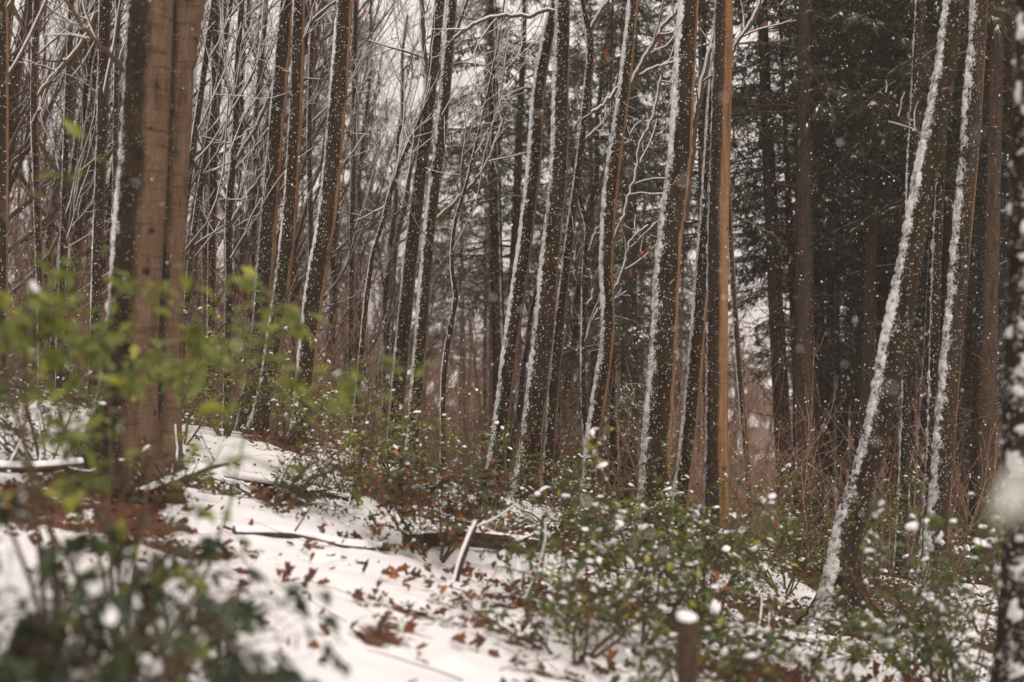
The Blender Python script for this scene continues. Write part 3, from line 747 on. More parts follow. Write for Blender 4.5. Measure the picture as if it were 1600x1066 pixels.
def hanging_leaves():
    g = np.random.default_rng(77)
    vd = leaf_variants(DEAD, DL_V, DL_F, 'd'); vg = leaf_variants(LIGHT, SM_V * np.array([1.8, 1, 1]), SM_F, 'sm')
    def put(key, px, py, d, n, spread, size, var, lo, hi):
        root, C, org = MAIN[key]
        for i in range(n):
            p = at(px + g.normal(0, spread), py + g.normal(0, spread * 1.3), d) - org + np.array([0, g.normal(0, 0.03), 0])
            o = bpy.data.objects.new('leaf', var[int(g.integers(lo, hi))]); COL.objects.link(o); o.parent = root
            o.location = p; o.rotation_euler = (g.normal(-2.4, 0.5), g.normal(0, 0.5), g.uniform(0, 6.28)); k = size * g.uniform(0.7, 1.2); o.scale = (k, k, k)
    for key, px, py, d in (('j', 1040, 62, 14), ('c', 575, 22, 15), ('j', 948, 78, 14), ('m', 1196, 32, 14), ('k', 1010, 395, 13), ('s', 985, 425, 14.9), ('o1', 1462, 428, 16), ('b', 505, 72, 15.6)):
        put(key, px, py, d, 3, 3.5, 0.075, vd, 3, 6)
    for y in (425, 440, 452, 468, 476, 492, 505, 521, 536): put('n', 1141 + (y - 420) * 0.08, y, 19.9, 2, 3, 0.05, vg, 3, 6)
    for y in (560, 585, 602, 618, 640, 655, 330, 345, 400): put('e', 655 - (y - 560) * 0.1 + (14 if y < 500 else 0), y, 16.1, 4, 5, 0.05, vg, 1, 5)
hanging_leaves()

# left side secondary trunks
SEC = [
 ('dark trunk immediately left of the thick foreground trunk, reaching the top edge', [(148, 560, 16), (154, 360, 17), (160, 200, 18), (164, 0, 18)], 15.5),
 ('dark narrow trunk near the top left corner', [(66, 560, 11), (58, 300, 12), (54, 150, 12), (58, 0, 12)], 17),
 ('outermost left trunk cut by the left edge of the picture', [(4, 620, 16), (5, 300, 18), (4, 0, 18)], 13),
 ('slim trunk in the gap right of the forked tan trunk, leaning right', [(262, 560, 11), (287, 338, 11), (308, 190, 10), (330, 34, 9)], 16.5),
 ('slim leaning trunk, second right of the forked tan trunk', [(285, 560, 10), (304, 360, 10), (325, 220, 9), (346, 100, 8), (362, 0, 7)], 18),
 ('grey straight trunk with snow flecks, third right of the forked tan trunk', [(330, 560, 14), (332, 360, 14), (335, 180, 13), (338, 0, 11)], 19),
 ('wavy grey trunk rising left of the close pair', [(356, 520, 11), (358, 430, 11), (357, 350, 11), (368, 200, 10), (370, 120, 9), (378, 0, 9)], 17.5),
 ('thin upright trunk between the close pair and the lone leaning trunk', [(486, 560, 9), (486, 400, 9), (484, 200, 9), (488, 60, 8)], 20),
 ('thin flecked trunk immediately right of the lone leaning trunk', [(548, 600, 10), (550, 400, 10), (553, 200, 9), (556, 0, 8)], 21),
 ('thin trunk at far left behind the green leaves', [(92, 600, 10), (98, 400, 10), (104, 200, 9), (112, 0, 9)], 18),
 ('thin trunk beside the dark trunk left of the thick foreground trunk', [(178, 500, 8), (180, 300, 9), (183, 100, 9), (185, 0, 8)], 17),
]
for i, (lab, pl, d) in enumerate(SEC):
    main_tree('sec%d' % i, pl, d, BARK if i % 3 else BARK_C, lab, lee=0.6, T=0.010, half=0.8, seed=40 + i, rand=12, lo=0.16 if i in (3, 4, 6, 9) else 0.3, flecks=120,
              branches=[[(150, 20, 6), (128, 68, 6.5), (101, 101, 7), (78, 125, 7), (60, 150, 7)]][:1] if i == 1 else
              ([[(431, 125, 5), (405, 190, 5.5), (385, 225, 6), (368, 250, 6)], [(422, 200, 4), (400, 230, 4.5), (366, 268, 5)], [(419, 263, 4), (388, 304, 5), (360, 350, 5)]] if i == 6 else ()), top=11)
print('main trees done')

# ================================================================== BACKGROUND BARE TREES (shared meshes)
def bare_proto(seed, H=12, r=0.10, lean=0.12):
    g = np.random.default_rng(seed)
    K = 26; t = np.linspace(0, 1, K)
    x = lean * H * t**1.2 + 0.10 * np.cumsum(g.normal(size=K)) * 0.35; y = 0.10 * np.cumsum(g.normal(size=K)) * 0.3
    C = np.stack([x - x[0], y - y[0], t * H - 0.15, r * (1 - 0.75 * t)], -1)
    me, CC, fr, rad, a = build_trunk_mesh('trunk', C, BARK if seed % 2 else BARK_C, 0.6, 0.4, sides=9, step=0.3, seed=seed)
    P = CC[None, :, :3]; rr = CC[None, :, 3]
    b1, r1 = spawn(P, rr, 20, 0.13, 0.98, (1.4, 3.6), (22, 55), 9, 0.12, 0.11, 0.45, 0.25, 0.008, g, (0.45, 0, 0.1))
    b2, r2 = spawn(b1, r1, 6, 0.15, 0.98, (0.6, 1.6), (22, 50), 6, 0.10, 0.13, 0.5, 0.4, 0.0045, g)
    b3, r3 = spawn(b2, r2, 4, 0.15, 1.0, (0.3, 0.9), (22, 50), 4, 0.08, 0.12, 0.7, 0.6, 0.0028, g)
    a = Acc(); s = Acc()
    for b, q, sd_ in ((b1, r1, 5), (b2, r2, 3), (b3, r3, 3)):
        a.add(*tubes(b, q, sd_))
    for i, (b, q) in enumerate(((b1, r1), (b2, r2), (b3, r3))):
        if i < 2: s.add(*snow_on(b, q, 0.55, 0.002, 3, (0.15, 0.5)[i], seed), a=1.0)
    trunk_snow(s, CC, fr, 26, R(185), 0.8, 0.012, 1, 80, 0.1, seed, rad=rad)
    root = thing('bare_tree', (0, 0, -500), '', 'tree')
    link('trunk', me, root); link('branches', a.build('branches', TWIG), root); link('snow', s.build('snow', CRUST, 'cov'), root)
    return root
ZB = [(-999, 60, 'at the far left edge'), (60, 150, 'left of the trunk beside the thick one'),
      (150, 320, 'behind the thick foreground trunk'), (320, 400, 'right of the forked tan trunk'), (400, 470, 'behind the close pair'),
      (470, 560, 'behind the lone leaning trunk'), (560, 660, 'left of the trunk with the forked top'), (660, 800, 'in the open gap left of the centre pair'),
      (800, 900, 'behind the centre pair'), (900, 1000, 'behind the winding trunk'), (1000, 1140, 'behind the thickest centre trunk'),
      (1140, 1300, 'in the gap right of the tan trunk'), (1300, 1400, 'just left of the strongly leaning trunk'), (1400, 1500, 'behind the strongly leaning trunk'), (1500, 9999, 'near the right edge')]
_ord = ['', 'second ', 'third ', 'fourth ', 'fifth ', 'sixth ', 'seventh ', 'eighth ', 'ninth ', 'tenth ', 'eleventh ', 'twelfth ', 'thirteenth ', 'fourteenth ', 'fifteenth ', 'sixteenth ', 'seventeenth ', 'eighteenth ', 'nineteenth ', 'twentieth ', 'twenty first ', 'twenty second ', 'twenty third ', 'twenty fourth ']
zoned = {}
def zone(o, px, d, what):
    for a, b, w in ZB:
        if a <= px < b: zoned.setdefault((what, w), []).append((px, d, o)); return
def label_zones():
    for (what, w), L in zoned.items():
        L.sort(key=lambda q: q[1])
        for i, (px, d, o) in enumerate(L):
            w = w.replace('the strongly leaning trunk', 'the strongly leaning one').replace('the dark narrow trunk', 'the dark trunk')
            o['label'] = ('nearest ' + what + ' ' + w) if i == 0 else (_ord[i] + 'nearest ' + what + ' ' + w)
def clear_of(x, y, lst, dmin): return all((x - a) ** 2 + (y - b) ** 2 > dmin ** 2 for a, b in lst)
protos = [bare_proto(200 + i, 10.5 + 1.2 * (i % 4), 0.075 + 0.018 * (i % 3), 0.05 + 0.05 * (i % 4)) for i in range(6)]
placed = [(c[1][0, 0], c[1][0, 1]) for c in MAIN.values()]
g = np.random.default_rng(5)
first = set()
def place_bare(px, d, lab, grp, k=None, s=1.0):
    x = (px - 800) / FPX * d
    k = int(g.integers(0, 6)) if k is None else k
    loc = (x, d, gz(x, d)); rz = g.uniform(-0.6, 0.6)
    p = protos[k]
    if k not in first:
        first.add(k); p.location = loc; p.rotation_euler = (0, 0, rz); p.scale = (s,) * 3; p['label'] = lab; p['group'] = grp
    else: p = dup(p, loc, rz, s, lab, grp)
    zone(p, px, d, 'slim snowy bare tree')
    placed.append((x, d))
n = 0
while n < 44:
    d = g.uniform(19, 48); px = g.uniform(-60, 600)
    x = (px - 800) / FPX * d
    if not clear_of(x, d, placed, 0.9): continue
    place_bare(px, d, 'slim bare tree with snow on its twigs in the dense stand behind the left trunks', 'bare trees crowding behind the left trunks', s=g.uniform(0.8, 1.15)); n += 1
n = 0
while n < 9:
    d = g.uniform(24, 55); px = g.uniform(600, 1250)
    x = (px - 800) / FPX * d
    if not clear_of(x, d, placed, 1.2): continue
    place_bare(px, d, 'slim bare tree with snowy twigs standing among the evergreens behind the centre trunks', 'bare trees among the evergreens', s=g.uniform(0.55, 1.0)); n += 1

# ================================================================== CONIFERS
def conifer_proto(seed, H=17, clear=3.2, r=0.15, dens=1.0, spread=2.6):
    g = np.random.default_rng(seed)
    K = 20; t = np.linspace(0, 1, K)
    C = np.stack([0.012 * H * np.sin(t * 3 + seed) + 0.02 * H * t, 0 * t, t * H - 0.2, r * (1 - 0.85 * t)], -1)
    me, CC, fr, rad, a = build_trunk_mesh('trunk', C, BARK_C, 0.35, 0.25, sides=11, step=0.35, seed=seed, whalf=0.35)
    nb = int(64 * dens)
    tz = np.sort(clear / H + (1 - clear / H) * g.random(nb) ** 1.25)
    az = g.random(nb) * 2 * np.pi
    L = spread * (1 - 0.75 * (tz - clear / H) / (1 - clear / H)) * g.uniform(0.65, 1.15, nb)
    Kb = 8
    D = np.stack([np.cos(az), np.sin(az), g.uniform(-0.15, 0.3, nb)], -1); D = norm(D)
    P = np.zeros((nb, Kb, 3))
    P[:, 0] = np.stack([np.interp(tz, t, C[:, 0]), np.interp(tz, t, C[:, 1]), np.interp(tz, t, C[:, 2])], -1)
    for k in range(1, Kb):
        D = norm(D + np.array([0, 0, -0.07]) + 0.06 * g.normal(size=D.shape)); P[:, k] = P[:, k - 1] + D * (L / (Kb - 1))[:, None]
    rb = (0.018 * L / spread + 0.006)[:, None] * (1 - 0.8 * np.linspace(0, 1, Kb))[None]
    s1, r1 = spawn(P, rb, 12, 0.12, 1.0, (0.45, 1.15), (40, 70), 6, -0.06, 0.08, 0.5, 0.4, 0.003, g, flat=0.15, lenfall=0.5)
    a = Acc(); a.add(*tubes(P, rb, 4)); a.add(*tubes(s1, r1, 3))
    # dead stubs below the crown
    st, rs = spawn(CC[None, :, :3], CC[None, :, 3], 16, 0.05, clear / H + 0.05, (0.3, 1.2), (60, 95), 4, -0.03, 0.1, 0.1, 0.5, 0.004, g, lenfall=0)
    a.add(*tubes(st, rs, 3))
    # needle sprays: narrow faces fanned out from the twigs
    m = 24
    N1 = len(s1); ti = g.random((N1, m)) * 5; i0 = np.clip(ti.astype(int), 0, 4); f = (ti - i0)[..., None]
    ar = np.arange(N1)[:, None]
    p = (s1[ar, i0] * (1 - f) + s1[ar, i0 + 1] * f).reshape(-1, 3); T = norm(s1[ar, i0 + 1] - s1[ar, i0]).reshape(-1, 3)
    side = norm(np.cross(T, np.array([0, 0, 1.0])))
    sg = np.sign(g.normal(size=(len(p), 1)))
    D = norm(T * g.uniform(0.3, 1.2, (len(p), 1)) + side * sg * g.uniform(0.4, 1.2, (len(p), 1)) + np.array([0, 0, -0.25]) + 0.25 * g.normal(size=p.shape))
    M = orient(D, tilt=0.35, g=g); S = g.uniform(0.08, 0.24, len(p))
    NV = np.array([(0, 0, 0), (-0.085, 0.4, -0.03), (0, 1, -0.12), (0.085, 0.4, -0.03)], float)
    V, F = scatter(NV, SM_F, p, M, S)
    cl = fbm(p[:, 0] * 1.2 + seed, p[:, 1] * 1.2, p[:, 2] * 1.2, 2)
    tint = np.clip(cl + 0.2 * g.normal(size=len(p)), 0, 1)
    fol = mesh('foliage', V, F, NEEDLE, {'tint': np.repeat(tint, 4)}, smooth=False)
    # snow lying on the sprays
    sel = (g.random(len(p)) < 0.05 + 0.33 * (cl > 0.6)) & (M[:, 2, 2] > 0.3)
    V2, F2 = scatter(NV * np.array([0.95, 0.7, 1]), SM_F, p[sel] + np.array([-0.004, 0, 0.012]), M[sel], S[sel])
    s = Acc(); s.add(V2, F2)
    s.add(*snow_on(P, rb, 0.5, 0.002, 3, 0.6, seed))
    root = thing('evergreen_tree', (0, 0, -500), '', 'evergreen tree')
    link('trunk', me, root); link('branches', a.build('branches', TWIG), root)
    link('foliage', fol, root, 'stuff'); link('snow', s.build('snow', SNOW), root)
    return root
cp = [conifer_proto(300 + i, [17, 19, 16, 20, 15][i], [6.5, 8.0, 2.5, 8.5, 1.2][i], [0.15, 0.19, 0.12, 0.22, 0.10][i], 1.0, [2.6, 3.0, 2.3, 3.2, 2.2][i]) for i in range(5)]
cfirst = set()
def place_con(px, d, k, lab, grp=None, s=1.0, rz=None, tilt=(0, 0)):
    x = (px - 800) / FPX * d
    loc = (x, d, gz(x, d)); rz = g.uniform(0, 6.28) if rz is None else rz
    p = cp[k]
    if k not in cfirst:
        cfirst.add(k); p.location = loc; p.rotation_euler = (tilt[0], tilt[1], rz); p.scale = (s,) * 3; p['label'] = lab
        if grp: p['group'] = grp
    else: p = dup(p, loc, rz, s, lab, grp, tilt)
    if grp: zone(p, px, d, 'snow dusted evergreen')
    placed.append((x, d))
CON = [(1228, 24, 1, 0.9, 'straight dark evergreen trunk in the first bright gap right of the tan trunk'),
       (1246, 27, 0, 0.8, 'thin dark evergreen trunk between two thicker evergreens right of the tan trunk'),
       (1274, 22, 3, 0.9, 'thickest brown evergreen trunk behind the gap right of the tan trunk'),
       (1288, 28, 1, 0.8, 'slim evergreen trunk close against the right of the thickest brown evergreen'),
       (1345, 24, 1, 1.0, 'dark evergreen trunk left of the strongly leaning trunk'),
       (1368, 29, 3, 0.9, 'brownish evergreen trunk half hidden behind the strongly leaning trunk'),
       (783, 25, 1, 0.8, 'evergreen leaning left behind the kinked trunk in the centre'),
       (800, 31, 0, 1.0, 'upright evergreen with bare lower twigs behind the centre trunks'),
       (1005, 23, 3, 0.75, 'dark evergreen trunk seen between the winding trunk and the thickest centre trunk'),
       (952, 20.5, 4, 0.62, 'small evergreen with drooping low boughs behind the winding trunk'),
       (1090, 26, 3, 0.8, 'evergreen trunk seen behind the thickest centre trunk'),
       (1535, 20, 1, 1.0, 'dark evergreen right of the tan sided trunk near the right edge'),
       (1590, 22, 0, 1.1, 'outermost right evergreen behind the snow blotched near trunk')]
for px, d, k, s, lab in CON: place_con(px, d, k, lab, s=s)
spots = [(1320, 34, 0), (1400, 27, 1), (1425, 33, 0), (1480, 26, 0), (1500, 31, 1), (1560, 28, 2), (1610, 27, 0), (1640, 33, 1), (1440, 24, 1),
         (1060, 46, 0), (1040, 54, 2), (975, 42, 3), (915, 38, 3), (890, 48, 0), (850, 55, 2), (760, 50, 3), (820, 60, 1), (940, 60, 0), (1000, 34, 1),
         (1340, 42, 1), (1450, 44, 3), (1390, 50, 1), (1530, 42, 1), (1600, 48, 0), (1690, 30, 1), (1720, 22, 0), (1000, 50, 0), (1660, 40, 0),
         (1305, 30, 3), (1260, 34, 3), (1380, 36, 2), (1350, 31, 0), (1580, 34, 2), (1515, 24, 3), (1690, 52, 2), (720, 62, 3), (560, 70, 3)]
for px, d, k in spots:
    right = px > 1150
    place_con(px, d, k, 'dark evergreen with snow dusted boughs in the dense stand at the right' if right else 'feathery evergreen with snow dusted boughs behind the centre trunks',
              'evergreens in the stand at the right' if right else 'evergreens behind the centre trunks', s=g.uniform(0.8, 1.1))
for px, d in ((-30, 20), (20, 23), (44, 27), (84, 20), (110, 25), (128, 31), (14, 33), (72, 36), (140, 22), (345, 24), (392, 26), (512, 24), (588, 27)):
    place_bare(px, d, '', 'bare trees crowding behind the left trunks', s=0.95)
for px, d, k in ((470, 58, 0), (515, 50, 1), (385, 66, 3), (662, 54, 0), (430, 74, 1), (320, 70, 0), (210, 62, 3), (60, 60, 0)):
    place_con(px, d, k, '', 'evergreens behind the bare stand', s=g.uniform(0.75, 1.0))
label_zones()
print('trees done')

# ================================================================== FAR WOOD and BRUSH (masses)
def brush():
    g = np.random.default_rng(11); N = 13000
    d = 18.5 + 50 * g.random(N) ** 1.2; ang = (g.random(N) * 2 - 1) * 0.52
    x = ang * d; z = height(x, d)
    dens = fbm(x * 0.2, d * 0.15, 2, 3)
    keep = (dens > 0.40) & ((x / d < 0.17) | (g.random(N) < 0.22)) & ((x / d > 0.0) | (g.random(N) < 0.75)); x, d, z = x[keep], d[keep], z[keep]; N = len(x)
    K = 4; H = (1.2 + 5.0 * g.random(N) ** 1.5 * np.clip((d - 17) / 8, 0.1, 1)) * np.clip(0.6 + dens[keep], 0.6, 1.3)
    P = np.zeros((N, K, 3)); P[:, 0] = np.stack([x, d, z - 0.05], -1); D = norm(np.stack([g.normal(0.06, 0.22, N), g.normal(0, 0.2, N), np.ones(N)], -1))
    for k in range(1, K):
        D = norm(D + 0.14 * g.normal(size=D.shape)); P[:, k] = P[:, k - 1] + D * (H / (K - 1))[:, None]
    r = g.uniform(0.005, 0.012, N)[:, None] * (1 - 0.7 * np.linspace(0, 1, K))[None]
    s1, r1 = spawn(P, r, 9, 0.15, 1.0, (0.3, 1.4), (25, 75), 3, 0.08, 0.1, 0.7, 0.6, 0.004, g)
    a = Acc(); a.add(*tubes(P, r, 3)); a.add(*tubes(s1, r1, 3))
    link('brushwood', a.build('brushwood', TWIG_R), None, 'stuff', 'reddish brown brushwood and saplings filling the hollow behind the trunks', 'brushwood')
    # withered leaves and bits of snow caught in it
    q = g.integers(0, len(s1), 14000); t = g.random(len(q))[:, None]
    p = s1[q, 1] * (1 - t) + s1[q, 2] * t
    M = orient(norm(g.normal(size=p.shape)), tilt=1, g=g)
    V, F = scatter(SM_V, SM_F, p, M, g.uniform(0.03, 0.075, len(p)))
    link('withered_leaves', mesh('withered_leaves', V, F, DEAD, {'tint': np.repeat(np.clip(g.normal(0.45, 0.2, len(p)), 0, 1), 4)}, smooth=False), None, 'stuff',
         'withered brown leaves clinging in the brushwood', 'dead leaves')
    q = g.integers(0, len(s1), 20000)
    v, f = blobs(s1[q, 1], g.uniform(0.006, 0.016, len(q))); link('brush_snow', mesh('brush_snow', v, f, SNOW), None, 'stuff', 'specks of snow caught in the brushwood', 'snow')
brush()
def farwood():
    g = np.random.default_rng(12); N = 240
    d = 62 + 90 * g.random(N); ang = (g.random(N) * 2 - 1) * 0.55; x = ang * d; z = height(x, d)
    K = 7; H = g.uniform(5, 10, N)
    P = np.zeros((N, K, 3)); P[:, 0] = np.stack([x, d, z - 0.2], -1); D = norm(np.stack([g.normal(0.05, 0.06, N), g.normal(0, 0.05, N), np.ones(N)], -1))
    for k in range(1, K):
        D = norm(D + 0.04 * g.normal(size=D.shape)); P[:, k] = P[:, k - 1] + D * (H / (K - 1))[:, None]
    r = g.uniform(0.06, 0.15, N)[:, None] * (1 - 0.8 * np.linspace(0, 1, K))[None]
    s1, r1 = spawn(P, r, 11, 0.2, 0.98, (1.2, 3.0), (25, 55), 5, 0.08, 0.12, 0.4, 0.4, 0.010, g)
    s2, r2 = spawn(s1, r1, 5, 0.2, 1, (0.5, 1.4), (25, 50), 3, 0.08, 0.1, 0.7, 0.6, 0.006, g)
    a = Acc(); a.add(*tubes(P, r, 5)); a.add(*tubes(s1, r1, 3)); a.add(*tubes(s2, r2, 3))
    link('far_wood', a.build('far_wood', TWIG), None, 'stuff', 'pale bare wood on the far slope seen through the falling snow', 'wood')
    s = Acc(); s.add(*snow_on(s1, r1, 0.7, 0.005, 3, 0.4, 3))
    link('far_wood_snow', s.build('far_wood_snow', SNOW), None, 'stuff', 'snow lying along the branches of the far bare wood', 'snow')
farwood()

# ================================================================== SHRUBS
def gpos(px, d): return ((px - 800) / FPX * d, d)
SMT = (SM_V, SM_F)
shrub('holly_bush', 'large snow laden holly bush low in the right foreground, beside the snow capped post', gpos(1000, 8.3), 0.85, 0.58, 12, 0.06, HOLLY, 1400, 290, 0.5, 1, padk=1.0, tmean=0.55, dead=0.03, twigs=8)
shrub('holly_bush', 'holly bush behind the snow laden one, at the foot of the tall tan trunk', gpos(1110, 10.2), 0.75, 0.5, 9, 0.055, HOLLY, 1100, 150, 0.5, 2, tmean=0.5, dead=0.03)
shrub('holly_bush', 'low holly bush spreading over the snow right of the clearing', gpos(900, 7.4), 0.38, 0.6, 9, 0.056, HOLLY, 480, 250, 0.45, 3, tmean=0.4, dead=0.06)
shrub('holly_bush', 'dark holly bush in front of the snow capped post at the lower right', gpos(1125, 6.6), 0.45, 0.32, 8, 0.06, HOLLY, 420, 280, 0.35, 4, tmean=0.35, dead=0.08)
shrub('leafy_sapling', 'tall blurred leafy sapling at the far left with bright green leaves', gpos(90, 4.9), 2.0, 0.5, 3, 0.075, LIGHT, 480, 290, 0.05, 5, padk=0.6, tmpl=(HL_V, HL_F), tmean=0.42, stem_r=0.014, low=0.4, twigs=9, arch=0.12, cat='sapling')
shrub('leafy_sapling', 'blurred green branch spread across the thick foreground trunk', gpos(200, 5.4), 1.5, 0.62, 7, 0.070, LIGHT, 760, 290, 0.04, 6, padk=0.6, lean=(0.2, 0, 0), tmean=0.45, low=0.78, twigs=7, cat='sapling')
shrub('holly_bush', 'dark blurred bush with drooping leaves in the lower left corner', gpos(130, 4.3), 0.86, 0.46, 8, 0.070, DARKL, 800, 290, 0.10, 7, tmean=0.4, stem_r=0.022, low=0.35, twigs=8, droop=-0.5)
shrub('holly_bush', 'dark low bush reaching right over the snow in the lower left', gpos(270, 5.0), 0.5, 0.55, 7, 0.06, DARKL, 480, 280, 0.22, 8, tmean=0.45, droop=-0.4)
shrub('leafy_shrub', 'yellow green shrub beneath the close pair of trunks', gpos(350, 14.2), 1.15, 0.75, 10, 0.05, LIGHT, 1000, 0, 0.22, 9, tmpl=(PL_V, PL_F), tmean=0.45)
shrub('leafy_shrub', 'bright green shrub right of the lone leaning trunk', gpos(545, 11.8), 1.0, 0.7, 9, 0.05, LIGHT, 1000, 0, 0.25, 10, tmpl=(PL_V, PL_F), tmean=0.5)
shrub('holly_bush', 'dark upright holly with brown leaves behind the fallen log', gpos(680, 10.0), 0.80, 0.50, 11, 0.055, DARKL, 1700, 120, 0.12, 11, tmean=0.65, dead=0.34)
shrub('leafy_shrub', 'thin green shrub at the feet of the kinked trunk', gpos(745, 12.6), 0.95, 0.5, 7, 0.045, LIGHT, 600, 0, 0.2, 12, tmpl=(PL_V, PL_F), tmean=0.4)
shrub('holly_bush', 'snow dotted low bush on the snow bank left of the clearing', gpos(430, 10.8), 0.38, 0.6, 9, 0.042, HOLLY, 900, 0, 0.5, 13, tmpl=(PL_V, PL_F), tmean=0.3)
shrub('holly_bush', 'dark low bush at the right foot of the thick foreground trunk', gpos(262, 9.4), 0.30, 0.35, 7, 0.045, DARKL, 380, 0, 0.2, 14, tmpl=(PL_V, PL_F), tmean=0.6, dead=0.25)
shrub('leafy_shrub', 'green shrub rooted on the bank behind the thick foreground trunk', gpos(280, 12.8), 1.05, 0.55, 8, 0.05, LIGHT, 600, 0, 0.2, 15, tmpl=(PL_V, PL_F), tmean=0.3)
shrub('holly_bush', 'snow tipped holly beside the foot of the thickest centre trunk', gpos(985, 11.6), 0.85, 0.5, 8, 0.05, HOLLY, 900, 0, 0.45, 16, tmpl=(PL_V, PL_F), tmean=0.6)
shrub('leafy_shrub', 'green shrub in the hollow left of the strongly leaning trunk', gpos(1225, 12.6), 0.95, 0.75, 10, 0.045, LIGHT, 1200, 0, 0.22, 17, tmpl=(PL_V, PL_F), tmean=0.25)
shrub('holly_bush', 'tall drooping holly with snow balls on its leaves near the right edge', gpos(1500, 7.6), 1.35, 0.36, 8, 0.06, HOLLY, 850, 290, 0.40, 18, tmean=0.4, padk=1.2, twigs=8, low=0.3)
shrub('holly_bush', 'green bush at the foot of the snow blotched near trunk', gpos(1530, 8.4), 0.8, 0.45, 8, 0.055, HOLLY, 750, 200, 0.25, 19, tmean=0.4)
shrub('holly_bush', 'snowy branch of holly reaching left across the strongly leaning trunk', gpos(1455, 9.3), 1.15, 0.4, 6, 0.055, HOLLY, 380, 200, 0.6, 20, lean=(-0.35, 0, 0), padk=1.2, low=0.4)
shrub('holly_bush', 'low dark bush behind the right foot of the strongly leaning trunk', gpos(1400, 11.6), 0.75, 0.7, 9, 0.05, HOLLY, 1200, 0, 0.35, 21, tmpl=(PL_V, PL_F), tmean=0.3)
shrub('leafy_shrub', 'sparse green shrub behind the strongly leaning trunk', gpos(1300, 14.0), 1.1, 0.8, 9, 0.05, LIGHT, 1000, 0, 0.3, 22, tmpl=(PL_V, PL_F), tmean=0.2)
shrub('leafy_shrub', 'low green shrub behind the snowy roots in the centre', gpos(880, 13.0), 0.55, 0.6, 8, 0.045, LIGHT, 700, 0, 0.3, 23, tmpl=(PL_V, PL_F), tmean=0.3)
shrub('leafy_shrub', 'dull green shrub on the left bank behind the tall leafy sapling', gpos(70, 9.5), 0.9, 0.7, 9, 0.05, DARKL, 1000, 0, 0.25, 24, tmpl=(PL_V, PL_F), tmean=0.7)
shrub('leafy_shrub', 'green undergrowth between the close pair and the lone leaning trunk', gpos(440, 14.6), 0.9, 0.6, 8, 0.045, LIGHT, 700, 0, 0.25, 25, tmpl=(PL_V, PL_F), tmean=0.35)
shrub('leafy_shrub', 'green undergrowth in front of the trunk with the forked top', gpos(620, 13.6), 0.9, 0.6, 8, 0.045, LIGHT, 800, 0, 0.2, 26, tmpl=(PL_V, PL_F), tmean=0.4)
# the very near snowy leaf poking in at the right edge
def sprig():
    x, y = 0.535, 1.32; z = gz(x, y)
    root = thing('holly_sprig', (x, y, z), 'very near blurred snow covered leaf on a thin stem, cut by the right edge', 'sapling')
    top = 1.49 - z
    P = np.array([[(0, 0, -0.03), (0.01, 0, 0.5), (0.0, 0.02, 1.0), (-0.01, 0, top - 0.2), (-0.03, 0, top - 0.06), (-0.06, 0, top + 0.0)]], float)
    a = Acc(); a.add(*tubes(P, np.array([[0.006, 0.005, 0.005, 0.004, 0.003, 0.002]]), 6)); link('stem', a.build('stem', TWIG), root)
    var = leaf_variants(LIGHT, HL_V, HL_F, len(HL_V))
    for p, dd, S in (((-0.06, 0, top), (-0.28, 0.1, -1.0), 0.075), ((-0.03, 0, top - 0.05), (0.8, 0.3, -0.4), 0.07), ((-0.012, 0, top - 0.2), (0.7, -0.3, -0.5), 0.07), ((0.0, 0.01, 1.1), (0.6, 0.5, -0.3), 0.07)):
        D = norm(np.array([dd], float)); X = norm(np.cross(D, np.array([[0.35, -0.8, 0.6]]))); Zn = np.cross(X, D); M = np.stack([X, D, Zn], -1)
        o = bpy.data.objects.new('leaf', var[3]); COL.objects.link(o); o.parent = root
        o.matrix_local = Matrix(np.vstack([np.hstack([M[0] * S, np.array(p)[:, None]]), [0, 0, 0, 1]]).tolist())
        V, F = scatter(PAD_V * np.array([0.6, 0.85, 0.5]), PAD_F, np.array([p]), M, np.array([S])); link('snow', mesh('snow', V, F, SNOW), root)
sprig()

# ================================================================== DEADWOOD
def log_tree(name, label, cat, pts, mat, snowk=0.8, sides=14, stubs=3, seed=1, group=None):
    """pts: (x, y, height above ground, radius)"""
    Pn = np.array([(x, y, gz(x, y) + h, r) for x, y, h, r in pts])
    org = Pn[0, :3].copy(); C = catmull(Pn, max(16, 8 * len(pts)))
    g = np.random.default_rng(seed)
    C[:, 3] *= 1 + 0.05 * g.normal(size=len(C))
    P, r = C[None, :, :3], C[None, :, 3]
    # close the ends
    P2 = np.concatenate([P[:, :1], P, P[:, -1:]], 1); r2 = np.concatenate([r[:, :1] * 0.02, r, r[:, -1:] * 0.02], 1)
    P2[:, 0] -= (P[:, 1] - P[:, 0]) * 0.02; P2[:, -1] += (P[:, -1] - P[:, -2]) * 0.02
    root = thing(name, tuple(org), label, cat, group)
    a = Acc(); a.add(*tubes(P2, r2, sides)); me = a.build('wood', mat); local(me, org); link('wood', me, root)
    s = Acc(); s.add(*snow_on(P, r, snowk, 0.010 if r.max() > 0.0195 else 0.002, 8, 0, seed))
    if stubs:
        b, q = spawn(P, r, stubs, 0.15, 0.95, (0.2, 0.6), (40, 75), 6, 0.12, 0.12, 0.25, 0.4, 0.004, g)
        a = Acc(); a.add(*tubes(b, q, 5)); m2 = a.build('branches', mat); local(m2, org); link('branches', m2, root)
        s.add(*snow_on(b, q, 0.8, 0.004, 4, 0.2, seed))
    m3 = s.build('snow', SNOW); local(m3, org); link('snow', m3, root)
log_tree('fallen_log', 'dark fallen log behind the clearing, below the dark holly', 'log', [(-0.75, 10.1, 0.05, 0.045), (-0.42, 10.5, 0.07, 0.055), (-0.05, 10.9, 0.07, 0.06), (0.2, 11.2, 0.05, 0.05)], WOOD, 0.5, stubs=6, seed=1)
